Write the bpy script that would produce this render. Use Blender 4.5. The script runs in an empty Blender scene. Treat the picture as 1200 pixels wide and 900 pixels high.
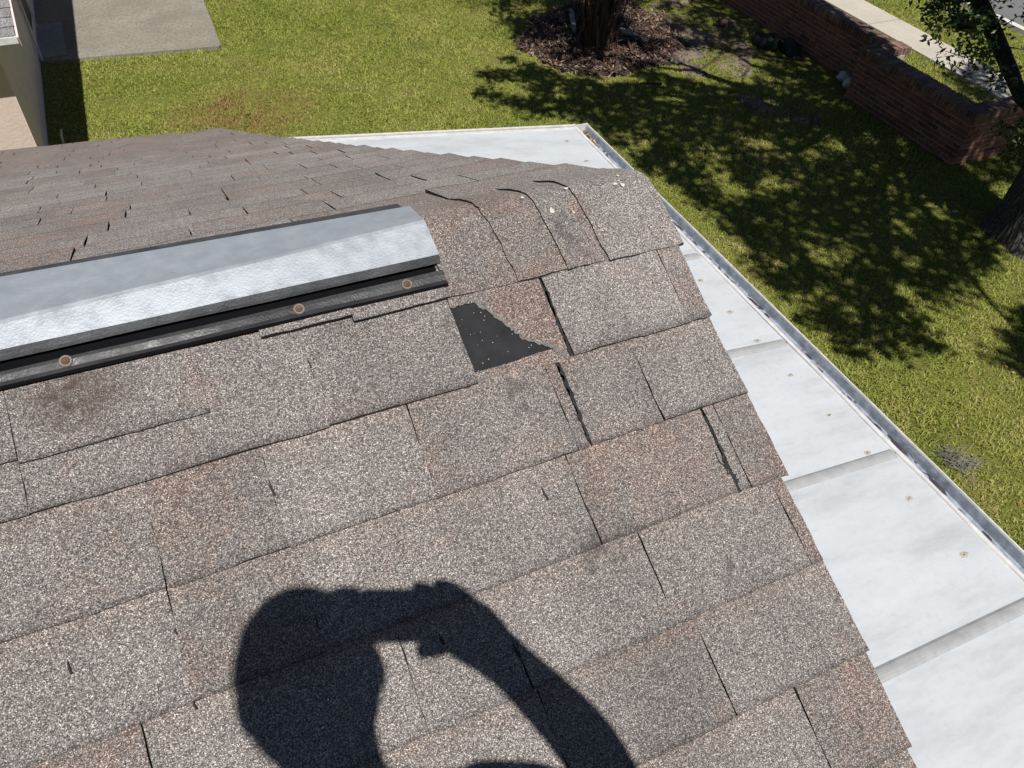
import bpy, math, random
import numpy as np
from mathutils import Vector, Matrix

random.seed(7); RNG = np.random.default_rng(7)
SC = bpy.context.scene
COL = SC.collection

# ------------------------------------------------------------------ camera
cam_d = bpy.data.cameras.new('camera'); cam = bpy.data.objects.new('camera', cam_d); COL.objects.link(cam)
CAM = Vector((-0.75705, -1.06596, 0.68837))
RIGHT = Vector((0.907374, -0.416762, 0.054601)); DOWN = Vector((-0.267846, -0.673426, -0.689026)); FWD = Vector((0.323930, 0.610580, -0.722677))
cam.matrix_world = Matrix(((RIGHT.x, -DOWN.x, -FWD.x, CAM.x), (RIGHT.y, -DOWN.y, -FWD.y, CAM.y), (RIGHT.z, -DOWN.z, -FWD.z, CAM.z), (0, 0, 0, 1)))
cam_d.sensor_fit = 'HORIZONTAL'; cam_d.sensor_width = 36; cam_d.lens = 27.075
cam_d.clip_start = 0.01; cam_d.clip_end = 2000
SC.camera = cam

# ------------------------------------------------------------------ sky, sun, exposure
SUN_DIR = Vector((0.082, 0.473, -0.877)).normalized()          # the way the light travels
to_sun = -SUN_DIR
elev = math.asin(to_sun.z); az = math.atan2(to_sun.x, to_sun.y)
W = bpy.data.worlds.new('World'); SC.world = W; W.use_nodes = True
nt = W.node_tree; bg = nt.nodes['Background']; sky = nt.nodes.new('ShaderNodeTexSky')
sky.sky_type = 'NISHITA'; sky.sun_disc = False; sky.sun_elevation = elev; sky.sun_rotation = az
sky.air_density = 0.6; sky.dust_density = 0.3; sky.ozone_density = 1.2
nt.links.new(sky.outputs[0], bg.inputs[0]); bg.inputs[1].default_value = 0.05
sun_d = bpy.data.lights.new('sun', 'SUN'); sun = bpy.data.objects.new('sun', sun_d); COL.objects.link(sun)
sun_d.energy = 5.0; sun_d.angle = math.radians(0.53); sun_d.color = (1.0, 0.962, 0.905)
sun.rotation_euler = SUN_DIR.to_track_quat('-Z', 'Y').to_euler()
SC.view_settings.view_transform = 'Standard'; SC.view_settings.look = 'None'
SC.view_settings.exposure = 0.0; SC.view_settings.gamma = 1.0

# ------------------------------------------------------------------ helpers
class MB:
    """collects vertices and faces (with a material slot each) for one mesh object"""
    def __init__(s): s.v = []; s.f = []; s.m = []; s.a = None
    def add(s, vs, fs, mi=0):
        o = len(s.v); s.v += [tuple(p) for p in vs]
        for f in fs: s.f.append(tuple(i + o for i in f)); s.m.append(mi)
    def box(s, lo, hi, mi=0, rot=None, piv=None):
        (a, b, c), (d, e, f) = lo, hi
        vs = [Vector(p) for p in ((a,b,c),(d,b,c),(d,e,c),(a,e,c),(a,b,f),(d,b,f),(d,e,f),(a,e,f))]
        if rot is not None:
            pv = Vector(piv) if piv is not None else sum(vs, Vector()) / 8
            vs = [rot @ (p - pv) + pv for p in vs]
        s.add(vs, [(0,3,2,1),(4,5,6,7),(0,1,5,4),(1,2,6,5),(2,3,7,6),(3,0,4,7)], mi)
    def tube(s, pts, rad, n=8, mi=0, cap=True, wob=0.0):
        pts = [Vector(p) for p in pts]; k = len(pts)
        rr = rad if isinstance(rad, (list, tuple)) else [rad] * k
        vs = []; up = Vector((0.31, 0.17, 0.93))
        for i, p in enumerate(pts):
            t = (pts[min(i+1, k-1)] - pts[max(i-1, 0)]).normalized()
            a = t.cross(up)
            if a.length < 1e-3: a = t.cross(Vector((1, 0, 0)))
            a.normalize(); b = t.cross(a)
            for j in range(n):
                q = 2 * math.pi * j / n; w = 1 + random.uniform(-wob, wob)
                vs.append(p + (a * math.cos(q) + b * math.sin(q)) * rr[i] * w)
        fs = [(i*n+j, i*n+(j+1) % n, (i+1)*n+(j+1) % n, (i+1)*n+j) for i in range(k-1) for j in range(n)]
        if cap: fs += [tuple(range(n-1, -1, -1)), tuple(range((k-1)*n, k*n))]
        s.add(vs, fs, mi)
    def prism(s, pts, thick, mi=0, mside=None):
        """flat outline (3D points) thickened by the vector thick"""
        n = len(pts); t = Vector(thick); a = [Vector(p) for p in pts]
        s.add(a + [p + t for p in a], [tuple(range(n-1, -1, -1))], mi)
        o = len(s.v) - 2*n
        s.f.append(tuple(o + n + i for i in range(n))); s.m.append(mi)
        for i in range(n):
            j = (i+1) % n; s.f.append((o+i, o+j, o+n+j, o+n+i)); s.m.append(mi if mside is None else mside)
    def build(s, name, mats, parent=None, smooth=False, loc=None):
        return link(name, mesh_of(name, s.v, s.f, s.m, mats, smooth, wloc(parent) if loc is None else Vector(loc)), parent, loc)

def wloc(o):
    v = Vector((0, 0, 0))
    while o is not None: v += o.location; o = o.parent
    return v
def mesh_of(name, v, f, m, mats, smooth=False, off=Vector((0, 0, 0))):
    me = bpy.data.meshes.new(name)
    me.from_pydata([tuple(Vector(p) - off) for p in v], [], f)
    mats = mats if isinstance(mats, (list, tuple)) else [mats]
    for x in mats: me.materials.append(x)
    if len(mats) > 1: me.polygons.foreach_set('material_index', m)
    if smooth: me.polygons.foreach_set('use_smooth', [True] * len(f))
    me.update(); return me
def link(name, me, parent=None, loc=None):
    o = bpy.data.objects.new(name, me); COL.objects.link(o)
    if parent is not None:
        o.parent = parent
        if loc is not None: o.location = Vector(loc) - wloc(parent)
    elif loc is not None: o.location = loc
    return o
def tag(o, label=None, cat=None, group=None, kind=None):
    if label: o['label'] = label
    if cat: o['category'] = cat
    if group: o['group'] = group
    if kind: o['kind'] = kind
    return o
def thing(name, label, cat, loc, group=None):
    o = bpy.data.objects.new(name, None); COL.objects.link(o); o.location = loc; o.empty_display_size = 0.2
    return tag(o, label, cat, group)
def fast_mesh(name, V, F, mat, attr=None):
    """numpy: V (n,3), F (m,k) all the same size"""
    me = bpy.data.meshes.new(name); n, k = F.shape
    me.vertices.add(len(V)); me.vertices.foreach_set('co', V.astype(np.float32).ravel())
    me.loops.add(n*k); me.loops.foreach_set('vertex_index', F.astype(np.int32).ravel())
    me.polygons.add(n); me.polygons.foreach_set('loop_start', np.arange(0, n*k, k, dtype=np.int32))
    try: me.polygons.foreach_set('loop_total', np.full(n, k, np.int32))
    except Exception: pass
    me.materials.append(mat); me.update(calc_edges=True); me.validate()
    return me
def _h(ix, iy, seed):
    x = (ix.astype(np.int64) * 374761393 + iy.astype(np.int64) * 668265263 + seed * 974634777) & 0xffffffff
    x = ((x ^ (x >> 13)) * 1274126177) & 0xffffffff
    return ((x ^ (x >> 16)) & 0xffff) / 65535.0
def vnoise(x, y, seed=0):
    x = np.asarray(x, float); y = np.asarray(y, float)
    ix = np.floor(x); iy = np.floor(y); fx = x - ix; fy = y - iy
    fx = fx*fx*(3-2*fx); fy = fy*fy*(3-2*fy); ix = ix.astype(int); iy = iy.astype(int)
    a = _h(ix, iy, seed); b = _h(ix+1, iy, seed); c = _h(ix, iy+1, seed); d = _h(ix+1, iy+1, seed)
    return (a*(1-fx)+b*fx)*(1-fy) + (c*(1-fx)+d*fx)*fy
def fbm(x, y, seed=0, o=3):
    s = 0; a = 0.5; t = 0
    for i in range(o): s = s + a*vnoise(x*2**i, y*2**i, seed+i); t += a; a *= .5
    return s / t
def nz(x, y, seed=0): return float(vnoise(np.array([x]), np.array([y]), seed)[0]) - 0.5
def inpoly(x, y, P):
    x = np.asarray(x); y = np.asarray(y); r = np.zeros(x.shape, bool); n = len(P)
    for i in range(n):
        (x1, y1), (x2, y2) = P[i], P[(i+1) % n]
        c = ((y1 > y) != (y2 > y)) & (x < (x2-x1)*(y-y1)/((y2-y1) if y2 != y1 else 1e-9)+x1)
        r ^= c
    return r

# ------------------------------------------------------------------ materials
def mat(name, rough=0.8, metal=0.0, spec=0.5):
    m = bpy.data.materials.new(name); m.use_nodes = True; t = m.node_tree; b = t.nodes['Principled BSDF']
    b.inputs['Roughness'].default_value = rough; b.inputs['Metallic'].default_value = metal
    b.inputs['Specular IOR Level'].default_value = spec
    return m, t, b
def N(t, ty, **kw):
    n = t.nodes.new('ShaderNode' + ty)
    for k, v in kw.items():
        if k in n.inputs: n.inputs[k].default_value = v
        else: setattr(n, k, v)
    return n
def L(t, a, b): t.links.new(a, b)
def pos(t, scale=(1, 1, 1)):
    g = N(t, 'NewGeometry')
    if scale == (1, 1, 1): return g.outputs['Position']
    mp = N(t, 'Mapping'); mp.inputs['Scale'].default_value = scale; L(t, g.outputs['Position'], mp.inputs['Vector']); return mp.outputs[0]
def noise(t, vec, scale, detail=3, rough=0.6):
    n = N(t, 'TexNoise', Scale=scale, Detail=detail, Roughness=rough); L(t, vec, n.inputs['Vector']); return n.outputs['Fac']
def ramp(t, fac, stops, interp='LINEAR'):
    r = N(t, 'ValToRGB'); r.color_ramp.interpolation = interp; e = r.color_ramp.elements
    while len(e) < len(stops): e.new(0.5)
    for el, (p, c) in zip(e, stops):
        el.position = p; el.color = (*c, 1) if isinstance(c, tuple) else (c, c, c, 1)
    L(t, fac, r.inputs[0]); return r.outputs[0]
def mix(t, fac, a, b, mode='MIX'):
    n = N(t, 'Mix', data_type='RGBA', blend_type=mode)
    for val, i in ((fac, 0), (a, 6), (b, 7)):
        if isinstance(val, bpy.types.NodeSocket): L(t, val, n.inputs[i])
        else: n.inputs[i].default_value = val if i == 0 else ((*val, 1) if isinstance(val, tuple) else (val, val, val, 1))
    return n.outputs[2]
def math_(t, op, a, b=None):
    n = N(t, 'Math', operation=op)
    for i, val in enumerate((a, b)):
        if val is None: continue
        if isinstance(val, bpy.types.NodeSocket): L(t, val, n.inputs[i])
        else: n.inputs[i].default_value = val
    return n.outputs[0]
def bump(t, b, h, strength=0.4, dist=0.002):
    n = N(t, 'Bump', Strength=strength, Distance=dist); L(t, h, n.inputs['Height']); L(t, n.outputs[0], b.inputs['Normal'])
def plain(name, col, rough=0.8, metal=0.0, var=0.25, scale=8, bmp=0.0, bscale=60, rnd=0.0, spec=0.5, bdist=0.002):
    m, t, b = mat(name, rough, metal, spec); p = pos(t)
    f = noise(t, p, scale, 5)
    c = ramp(t, f, [(0.25, tuple(x*(1-var) for x in col)), (0.75, tuple(min(1, x*(1+var)) for x in col))])
    if rnd:
        oi = N(t, 'ObjectInfo'); k = ramp(t, oi.outputs['Random'], [(0, 1-rnd), (1, 1+rnd)])
        c = mix(t, 1.0, c, k, 'MULTIPLY')
    L(t, c, b.inputs['Base Color'])
    if bmp: bump(t, b, noise(t, p, bscale, 4), bmp, bdist)
    return m

def granules(name, tint=(1, 1, 1), cell=880, bright=1.0):
    """ceramic-coated mineral granules on asphalt: every cell one granule"""
    m, t, b = mat(name, 0.86, 0, 0.35); p = pos(t)
    v = N(t, 'TexVoronoi', Scale=cell); v.feature = 'F1'; L(t, p, v.inputs['Vector'])
    sep = N(t, 'SeparateColor'); L(t, v.outputs['Color'], sep.inputs[0])
    big = noise(t, p, 5.5, 4, 0.65); mid = noise(t, p, 24, 3, 0.6)
    k = lambda c: tuple(bright*x*y*z for x, y, z in zip(c, tint, (1.0, .985, 1.01)))
    cA = ramp(t, sep.outputs[0], [(0, k((.045, .040, .040))), (.16, k((.105, .090, .082))), (.36, k((.235, .148, .122))), (.55, k((.265, .205, .178))), (.73, k((.39, .325, .275))), (.90, k((.66, .58, .50)))], 'CONSTANT')
    cB = ramp(t, sep.outputs[0], [(0, k((.050, .047, .047))), (.17, k((.115, .108, .103))), (.38, k((.19, .172, .160))), (.60, k((.265, .245, .228))), (.79, k((.38, .345, .31))), (.92, k((.62, .58, .53)))], 'CONSTANT')
    oi = N(t, 'ObjectInfo')
    blend = math_(t, 'ADD', math_(t, 'MULTIPLY', math_(t, 'ADD', big, mid), 0.9), math_(t, 'MULTIPLY', oi.outputs['Random'], 0.5))
    wv = N(t, 'TexNoise', Scale=14, Detail=2); L(t, p, wv.inputs['Vector'])
    dist = N(t, 'Mix', data_type='VECTOR'); dist.inputs[0].default_value = .035; L(t, p, dist.inputs[4]); L(t, wv.outputs['Color'], dist.inputs[5])
    pv = N(t, 'TexVoronoi', Scale=7.5); pv.feature = 'F1'; L(t, dist.outputs[1], pv.inputs['Vector']); ps = N(t, 'SeparateColor'); L(t, pv.outputs['Color'], ps.inputs[0])
    blend = math_(t, 'ADD', math_(t, 'MULTIPLY', blend, .75), math_(t, 'MULTIPLY', ps.outputs[0], .30))
    fac = ramp(t, blend, [(0.70, 0.0), (1.32, 1.0)])
    c = mix(t, fac, cA, cB)
    c = mix(t, .14, c, mix(t, fac, k((.215, .175, .155)), k((.205, .190, .175))))
    c = mix(t, 1.0, c, ramp(t, ps.outputs[1], [(0, .95), (1, 1.05)]), 'MULTIPLY')
    # fine speckle of single granules inside the clumps
    v2 = N(t, 'TexVoronoi', Scale=cell*.95); L(t, p, v2.inputs['Vector']); s2 = N(t, 'SeparateColor'); L(t, v2.outputs['Color'], s2.inputs[0])
    c = mix(t, 1.0, c, ramp(t, s2.outputs[0], [(0, .52), (.5, .98), (.86, 1.25), (1, 1.75)]), 'MULTIPLY')
    v3 = N(t, 'TexVoronoi', Scale=cell*.42); L(t, p, v3.inputs['Vector']); s3 = N(t, 'SeparateColor'); L(t, v3.outputs['Color'], s3.inputs[0])
    dot = math_(t, 'MULTIPLY', ramp(t, v3.outputs['Distance'], [(.22, 1.0), (.36, 0.0)]), ramp(t, s3.outputs[2], [(.68, 0.0), (.72, .75)]))
    c = mix(t, dot, c, mix(t, s3.outputs[0], k((.70, .66, .61)), k((.58, .49, .39))))
    # granule loss: a little bare asphalt showing where coverage is thin
    th = noise(t, p, 70, 2, 0.5); th2 = math_(t, 'MULTIPLY', th, noise(t, p, 9, 2))
    c = mix(t, ramp(t, th2, [(.10, .45), (.15, 0.0)]), c, k((.06, .056, .054)))
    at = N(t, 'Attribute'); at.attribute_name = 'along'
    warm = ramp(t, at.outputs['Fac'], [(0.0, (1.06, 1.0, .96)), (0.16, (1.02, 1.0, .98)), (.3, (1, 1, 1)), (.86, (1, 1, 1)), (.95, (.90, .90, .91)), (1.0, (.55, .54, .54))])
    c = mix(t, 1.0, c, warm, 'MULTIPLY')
    tone = ramp(t, oi.outputs['Random'], [(0, .88), (1, 1.10)]); c = mix(t, 1.0, c, tone, 'MULTIPLY')
    st = ramp(t, noise(t, pos(t, (3.2, 1.2, 1.2)), 1.6, 4, .6), [(.35, .86), (.62, 1.07)]); c = mix(t, 1.0, c, st, 'MULTIPLY')
    sg = N(t, 'TexGradient', gradient_type='SPHERICAL'); sm_ = N(t, 'Mapping'); sm_.vector_type = 'TEXTURE'
    sm_.inputs['Location'].default_value = (-.955, -.21, -.105); sm_.inputs['Scale'].default_value = (.085, .06, .1); L(t, p, sm_.inputs['Vector']); L(t, sm_.outputs[0], sg.inputs[0])
    c = mix(t, math_(t, 'MULTIPLY', ramp(t, sg.outputs['Fac'], [(0, 0.0), (.7, 1.0)]), ramp(t, noise(t, p, 60, 3), [(.3, .95), (.65, .2)])), c, (.075, .05, .038))
    L(t, c, b.inputs['Base Color'])
    h = math_(t, 'SUBTRACT', 1.0, math_(t, 'MULTIPLY', v.outputs['Distance'], cell/220.0))
    bump(t, b, h, 0.35, 0.0008); b.inputs['Diffuse Roughness'].default_value = 0.4
    return m

M = {}
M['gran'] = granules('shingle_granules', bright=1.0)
M['gran_warm'] = M['gran']
M['asphalt'] = plain('shingle_cut_edge', (.022, .021, .021), .9, var=.4, scale=40, bmp=.3)
M['felt'] = plain('bare_asphalt_felt', (.027, .0275, .030), .85, var=.3, scale=30, bmp=.3, bscale=260, bdist=.0008, spec=.12)
M['fleck'] = plain('pale_lichen', (.62, .58, .52), .8, var=.15, scale=120, bmp=.3, bscale=300)

def coated_metal(name, col, rough, metal, emboss=0.5, dirt=.35):
    m, t, b = mat(name, rough, metal); p = pos(t)
    f = noise(t, p, 14, 5, .65); d = ramp(t, f, [(.3, 1-dirt), (.62, 1.05)])
    c = mix(t, 1.0, col, d, 'MULTIPLY')
    sp = noise(t, p, 170, 2); c = mix(t, ramp(t, sp, [(.73, 0.0), (.78, .4)]), c, (.50, .52, .55))  # pale specks painted into the colour as glints on the metal
    L(t, c, b.inputs['Base Color'])
    L(t, ramp(t, noise(t, p, 30, 3), [(.3, rough*.75), (.7, min(1, rough*1.35))]), b.inputs['Roughness'])
    v = N(t, 'TexVoronoi', Scale=300); v.feature = 'SMOOTH_F1'; L(t, p, v.inputs['Vector'])
    big = noise(t, p, 9, 2); h = math_(t, 'ADD', v.outputs['Distance'], math_(t, 'MULTIPLY', big, .35))
    bump(t, b, h, emboss, .0025)
    return m
M['vent_cover'] = coated_metal('embossed_silver_sheet', (.52, .56, .605), .46, .5, .13, .10)
M['vent_flange'] = coated_metal('weathered_dark_flange', (.042, .043, .046), .48, .25, .16, .45)
M['vent_lip'] = coated_metal('shaded_cover_lip', (.10, .105, .115), .6, .3, .3, .6)  # dark grey puts the shade on the cover's steep lip into the colour
M['black'] = plain('black_void_plastic', (.006, .006, .007), .95, spec=.05)
M['rust'] = plain('rusty_screw_head', (.125, .070, .042), .85, var=.5, scale=160, bmp=.4, bscale=400)
M['rust_stain'] = plain('rust_stain', (.17, .145, .125), .55, .3, var=.3, scale=150)

def panel_mat():
    m, t, b = mat('white_patio_panel', .42, 0, .5); p = pos(t)
    f = noise(t, pos(t, (1, 5, 5)), 1.3, 6, .7); g = noise(t, p, 26, 4, .7)
    c = ramp(t, f, [(.30, (.45, .475, .50)), (.50, (.555, .59, .62)), (.70, (.60, .635, .67))])
    c = mix(t, ramp(t, g, [(.30, .35), (.46, 0.0)]), c, (.46, .465, .46))
    s = noise(t, pos(t, (2, 26, 26)), 2.0, 4, .6); c = mix(t, ramp(t, s, [(.58, 0.0), (.75, .30)]), c, (.50, .51, .51))
    L(t, c, b.inputs['Base Color']); bump(t, b, noise(t, p, 6, 3), .12, .01)
    return m
M['panel'] = panel_mat()
M['joint'] = plain('dirty_joint_strip', (.36, .37, .375), .55, var=.16, scale=18)
M['white_trim'] = plain('chalky_white_trim', (.66, .65, .63), .5, var=.2, scale=16)
M['gutter_in'] = plain('gutter_trough_grey', (.31, .35, .41), .5, .1, var=.45, scale=22, bmp=.4)
M['sludge'] = plain('gutter_grime', (.05, .047, .05), .9, var=.5, scale=30, bmp=.6)
M['stucco'] = plain('pink_stucco', (.66, .54, .47), .9, var=.07, scale=5, bmp=.6, bscale=26, bdist=.01)
M['stucco_grey'] = plain('grey_beige_trim', (.78, .62, .61), .85, var=.12, scale=8, bmp=.2)
M['gran_grey'] = granules('grey_shingle_granules', (.95, 1.05, 1.12), cell=300, bright=1.15)
M['gran_grey'].node_tree.nodes['Principled BSDF'].inputs['Roughness'].default_value = .8
M['dark'] = plain('near_black_panel', (.02, .02, .022), .6)
M['pole_white'] = plain('white_plastic', (.72, .72, .70), .4, var=.05)

def lawn_mat():
    m, t, b = mat('lawn_soil_and_thatch', .95, 0, .2); p = pos(t)
    f = noise(t, p, 1.1, 6, .65); g = noise(t, p, 30, 4, .7)
    c = ramp(t, f, [(.34, (.145, .165, .034)), (.52, (.19, .205, .042)), (.68, (.24, .21, .07))])
    c = mix(t, ramp(t, g, [(.35, .6), (.6, 0.0)]), c, (.085, .080, .026))
    L(t, c, b.inputs['Base Color']); bump(t, b, g, .8, .03)
    return m
M['lawn'] = lawn_mat()
def blade_mat():
    m, t, b = mat('grass_blade', .6, 0, .35); p = pos(t); g = N(t, 'NewGeometry')
    f = noise(t, p, .75, 5, .7)
    f2 = math_(t, 'ADD', math_(t, 'ADD', math_(t, 'MULTIPLY', f, .55), math_(t, 'MULTIPLY', noise(t, p, 4.5, 4, .7), .28)), math_(t, 'MULTIPLY', g.outputs['Random Per Island'], .17))
    c = ramp(t, f2, [(.34, (.185, .255, .038)), (.46, (.300, .355, .058)), (.56, (.425, .430, .105)), (.68, (.52, .45, .20))])
    br = N(t, 'TexGradient', gradient_type='SPHERICAL')
    mp = N(t, 'Mapping'); mp.inputs['Location'].default_value = (-.25, -9.2, 4.5); mp.vector_type = 'TEXTURE'
    mp.inputs['Location'].default_value = (.3, 9.2, -4.5); mp.inputs['Scale'].default_value = (1.3, .95, 3); L(t, p, mp.inputs['Vector']); L(t, mp.outputs[0], br.inputs[0])
    k = math_(t, 'MULTIPLY', ramp(t, br.outputs['Fac'], [(.05, 0.0), (.5, 1.0)]), ramp(t, noise(t, p, 5, 3), [(.3, 0.1), (.58, .9)]))
    c = mix(t, k, c, (.36, .215, .085))
    dry = ramp(t, g.outputs['Random Per Island'], [(.90, 0.0), (.93, .75)]); c = mix(t, dry, c, (.34, .27, .12))
    L(t, c, b.inputs['Base Color'])
    tr = N(t, 'BsdfTranslucent'); L(t, c, tr.inputs[0]); mx = N(t, 'MixShader', Fac=.28)
    L(t, b.outputs[0], mx.inputs[1]); L(t, tr.outputs[0], mx.inputs[2]); L(t, mx.outputs[0], t.nodes['Material Output'].inputs[0])
    return m
M['blade'] = blade_mat()
def leaf_mat(name, a, bcol, rough=.42, tl=.2):
    m, t, b = mat(name, rough, 0, .5); g = N(t, 'NewGeometry')
    c = ramp(t, g.outputs['Random Per Island'], [(0, a), (.8, bcol), (1, tuple(x*1.5 for x in bcol))]); L(t, c, b.inputs['Base Color'])
    tr = N(t, 'BsdfTranslucent'); L(t, c, tr.inputs[0]); mx = N(t, 'MixShader', Fac=tl)
    L(t, b.outputs[0], mx.inputs[1]); L(t, tr.outputs[0], mx.inputs[2]); L(t, mx.outputs[0], t.nodes['Material Output'].inputs[0])
    return m
M['leaf'] = leaf_mat('oak_leaf', (.038, .066, .017), (.085, .13, .034), .42, .14)
M['frond'] = leaf_mat('palm_frond', (.05, .075, .02), (.085, .11, .035))
def litter_mat(name, cols):
    m, t, b = mat(name, .85); g = N(t, 'NewGeometry')
    st = [(i/len(cols), c) for i, c in enumerate(cols)]
    L(t, ramp(t, g.outputs['Random Per Island'], st, 'CONSTANT'), b.inputs['Base Color']); return m
M['litter'] = litter_mat('dry_leaf_litter', [(.22, .14, .07), (.32, .22, .11), (.12, .07, .035), (.40, .31, .18), (.26, .12, .06)])
M['mulch'] = litter_mat('mulch_chips', [(.07, .042, .028), (.11, .062, .042), (.18, .125, .085), (.05, .032, .024), (.34, .27, .20), (.16, .062, .042), (.22, .16, .12)])
M['mulch_soil'] = plain('mulch_soil', (.040, .026, .019), .95, var=.5, scale=14, bmp=.9, bscale=40, bdist=.03)
M['sand'] = plain('grey_sandy_soil', (.185, .15, .112), .95, var=.5, scale=6, bmp=.8, bscale=40, bdist=.015)
def bark_mat(name, a, bcol, moss=None):
    m, t, b = mat(name, .9, 0, .25); p = pos(t, (1, 1, .18))
    v = N(t, 'TexVoronoi', Scale=26); v.feature = 'DISTANCE_TO_EDGE'
    nn = N(t, 'TexNoise', Scale=9, Detail=3); L(t, p, nn.inputs['Vector']); mixv = N(t, 'Mix', data_type='VECTOR'); mixv.inputs[0].default_value = .06
    L(t, p, mixv.inputs[4]); L(t, nn.outputs['Color'], mixv.inputs[5]); L(t, mixv.outputs[1], v.inputs['Vector'])
    f = noise(t, pos(t), 30, 5, .7)
    c = ramp(t, f, [(.3, a), (.7, bcol)]); c = mix(t, ramp(t, v.outputs['Distance'], [(0, .85), (.14, 0.0)]), c, tuple(x*.3 for x in a))
    if moss: c = mix(t, ramp(t, noise(t, pos(t), 7, 4), [(.55, 0.0), (.62, .7)]), c, moss)
    L(t, c, b.inputs['Base Color']); bump(t, b, math_(t, 'ADD', ramp(t, v.outputs['Distance'], [(0, 0.0), (.25, 1.0)]), math_(t, 'MULTIPLY', f, .5)), 1.0, .02)
    return m
M['bark'] = bark_mat('grey_oak_bark', (.075, .070, .062), (.155, .148, .135))
M['bark_dark'] = bark_mat('mossy_limb_bark', (.035, .030, .024), (.075, .066, .05), (.17, .19, .14))
M['palm_trunk'] = plain('palm_trunk_fibre', (.060, .038, .024), .95, var=.6, scale=22, bmp=.8, bscale=60, bdist=.02)
M['dead_frond'] = litter_mat('dead_palm_fibre', [(.10, .055, .03), (.17, .10, .05), (.06, .033, .02), (.25, .17, .09), (.13, .05, .03)])
M['wood_grey'] = plain('weathered_grey_wood', (.36, .34, .31), .85, var=.3, scale=20, bmp=.4)
M['wood_dull'] = plain('dull_grey_wood', (.24, .22, .195), .9, var=.35, scale=20, bmp=.4)
M['brick_red'] = plain('red_brick', (.225, .098, .062), .9, var=.35, scale=16, bmp=.6, bscale=80, rnd=.38, bdist=.004)
M['brick_frag'] = plain('orange_red_brick', (.34, .10, .05), .9, var=.3, scale=30, bmp=.5)
M['mortar'] = plain('old_mortar', (.46, .38, .31), .95, var=.35, scale=20, bmp=.7, bscale=70, bdist=.006)
M['coping'] = plain('lichened_coping_brick', (.20, .125, .095), .92, var=.45, scale=14, bmp=.8, bscale=60, rnd=.35, bdist=.006)
def concrete(name, col, v=.2, spots=.5):
    m, t, b = mat(name, .9, 0, .3); p = pos(t)
    f = noise(t, p, 1.6, 6, .7); g = noise(t, p, 26, 5, .75)
    c = ramp(t, f, [(.3, tuple(x*(1-v) for x in col)), (.7, tuple(x*(1+v) for x in col))])
    c = mix(t, ramp(t, g, [(.38, spots), (.54, 0.0)]), c, tuple(x*.5 for x in col)); c = mix(t, ramp(t, noise(t, p, 55, 3), [(.56, 0.0), (.66, spots*.8)]), c, tuple(min(.8, x*1.6) for x in col))
    L(t, c, b.inputs['Base Color']); bump(t, b, g, .4, .006); return m
M['slab'] = concrete('weathered_concrete', (.27, .25, .205), .22, .7)
M['walk'] = concrete('pale_sidewalk_concrete', (.50, .46, .385), .10, .22)
M['road'] = concrete('grey_asphalt_road', (.17, .17, .172), .08, .3)
M['kerb'] = concrete('painted_kerb', (.66, .64, .58), .08, .15)
M['moss'] = plain('grey_moss', (.24, .23, .20), .9, var=.2)
M['bag'] = plain('lump_black', (.018, .024, .018), .75, var=.3, bmp=.4, bscale=20, bdist=.02)
M['stone_white'] = plain('pale_stone', (.55, .55, .53), .8, var=.2, scale=20, bmp=.5, bscale=40)
M['skin'] = plain('skin', (.50, .31, .22), .6, var=.06)
M['shirt'] = plain('navy_cotton', (.04, .055, .10), .9, var=.15, bmp=.3, bscale=90)
M['trouser'] = plain('khaki_cotton', (.26, .21, .15), .9, var=.15, bmp=.3, bscale=90)
M['hair'] = plain('dark_brown_hair', (.035, .022, .015), .6, var=.4, scale=60)
M['eye'] = plain('eye_white', (.75, .73, .70), .2, var=.03); M['iris'] = plain('brown_iris', (.06, .03, .015), .2)
M['lip'] = plain('lip', (.40, .17, .14), .5); M['shoe'] = plain('brown_leather', (.10, .06, .035), .6)
M['phone'] = plain('phone_shell', (.03, .03, .035), .25); M['glass'] = plain('lens_glass', (.01, .01, .015), .05)

# ================================================================== SETTING
ZG = -4.5
def sheet(name, poly, z, m, kind='structure', inner=None, thick=0.0):
    mb = MB()
    if thick: mb.prism([(x, y, z-thick) for x, y in poly], (0, 0, thick))
    else: mb.add([(x, y, z) for x, y in poly], [tuple(range(len(poly)))])
    return tag(mb.build(name, m), kind=kind)
# ground: one sheet to the horizon, finely divided (and a little uneven) where the camera sees it
mb = MB(); gx = np.concatenate([[-600, -60, -12], np.linspace(-5, 16, 64), [24, 80, 700]]); gy = np.concatenate([[-600, -60, -12], np.linspace(-4, 17, 64), [26, 80, 700]])
for y in gy:
    for x in gx: mb.v.append((x, y, ZG + (.03*(fbm(np.array([x*.9]), np.array([y*.9]), 5)[0]-.5) if (-5 < x < 8.5 and -4 < y < 17 and not (x < .6 and y > 11)) else -.004)))
nx = len(gx)
for j in range(len(gy)-1):
    for i in range(nx-1): mb.f.append((j*nx+i, j*nx+i+1, (j+1)*nx+i+1, (j+1)*nx+i)); mb.m.append(0)
tag(mb.build('lawn', M['lawn'], smooth=True), kind='structure')

# sidewalk: separate concrete flags, verge is lawn, then kerb and road
walk = MB(); yy = -30.0
slabs = []
while yy < 60:
    slabs.append((yy, yy+1.48)); yy += 1.5
for a, b in slabs: walk.box((11.17, a, ZG-.08), (11.93, b, ZG+.035))
tag(walk.build('sidewalk', M['walk']), kind='structure')
mb = MB(); mb.box((13.72, -60, ZG-.2), (13.86, 120, ZG+.09)); tag(mb.build('kerb', M['kerb']), kind='structure')
mb = MB(); mb.box((13.86, -60, ZG-.2), (20.5, 120, ZG+.003)); tag(mb.build('road', M['road']), kind='structure')
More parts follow.
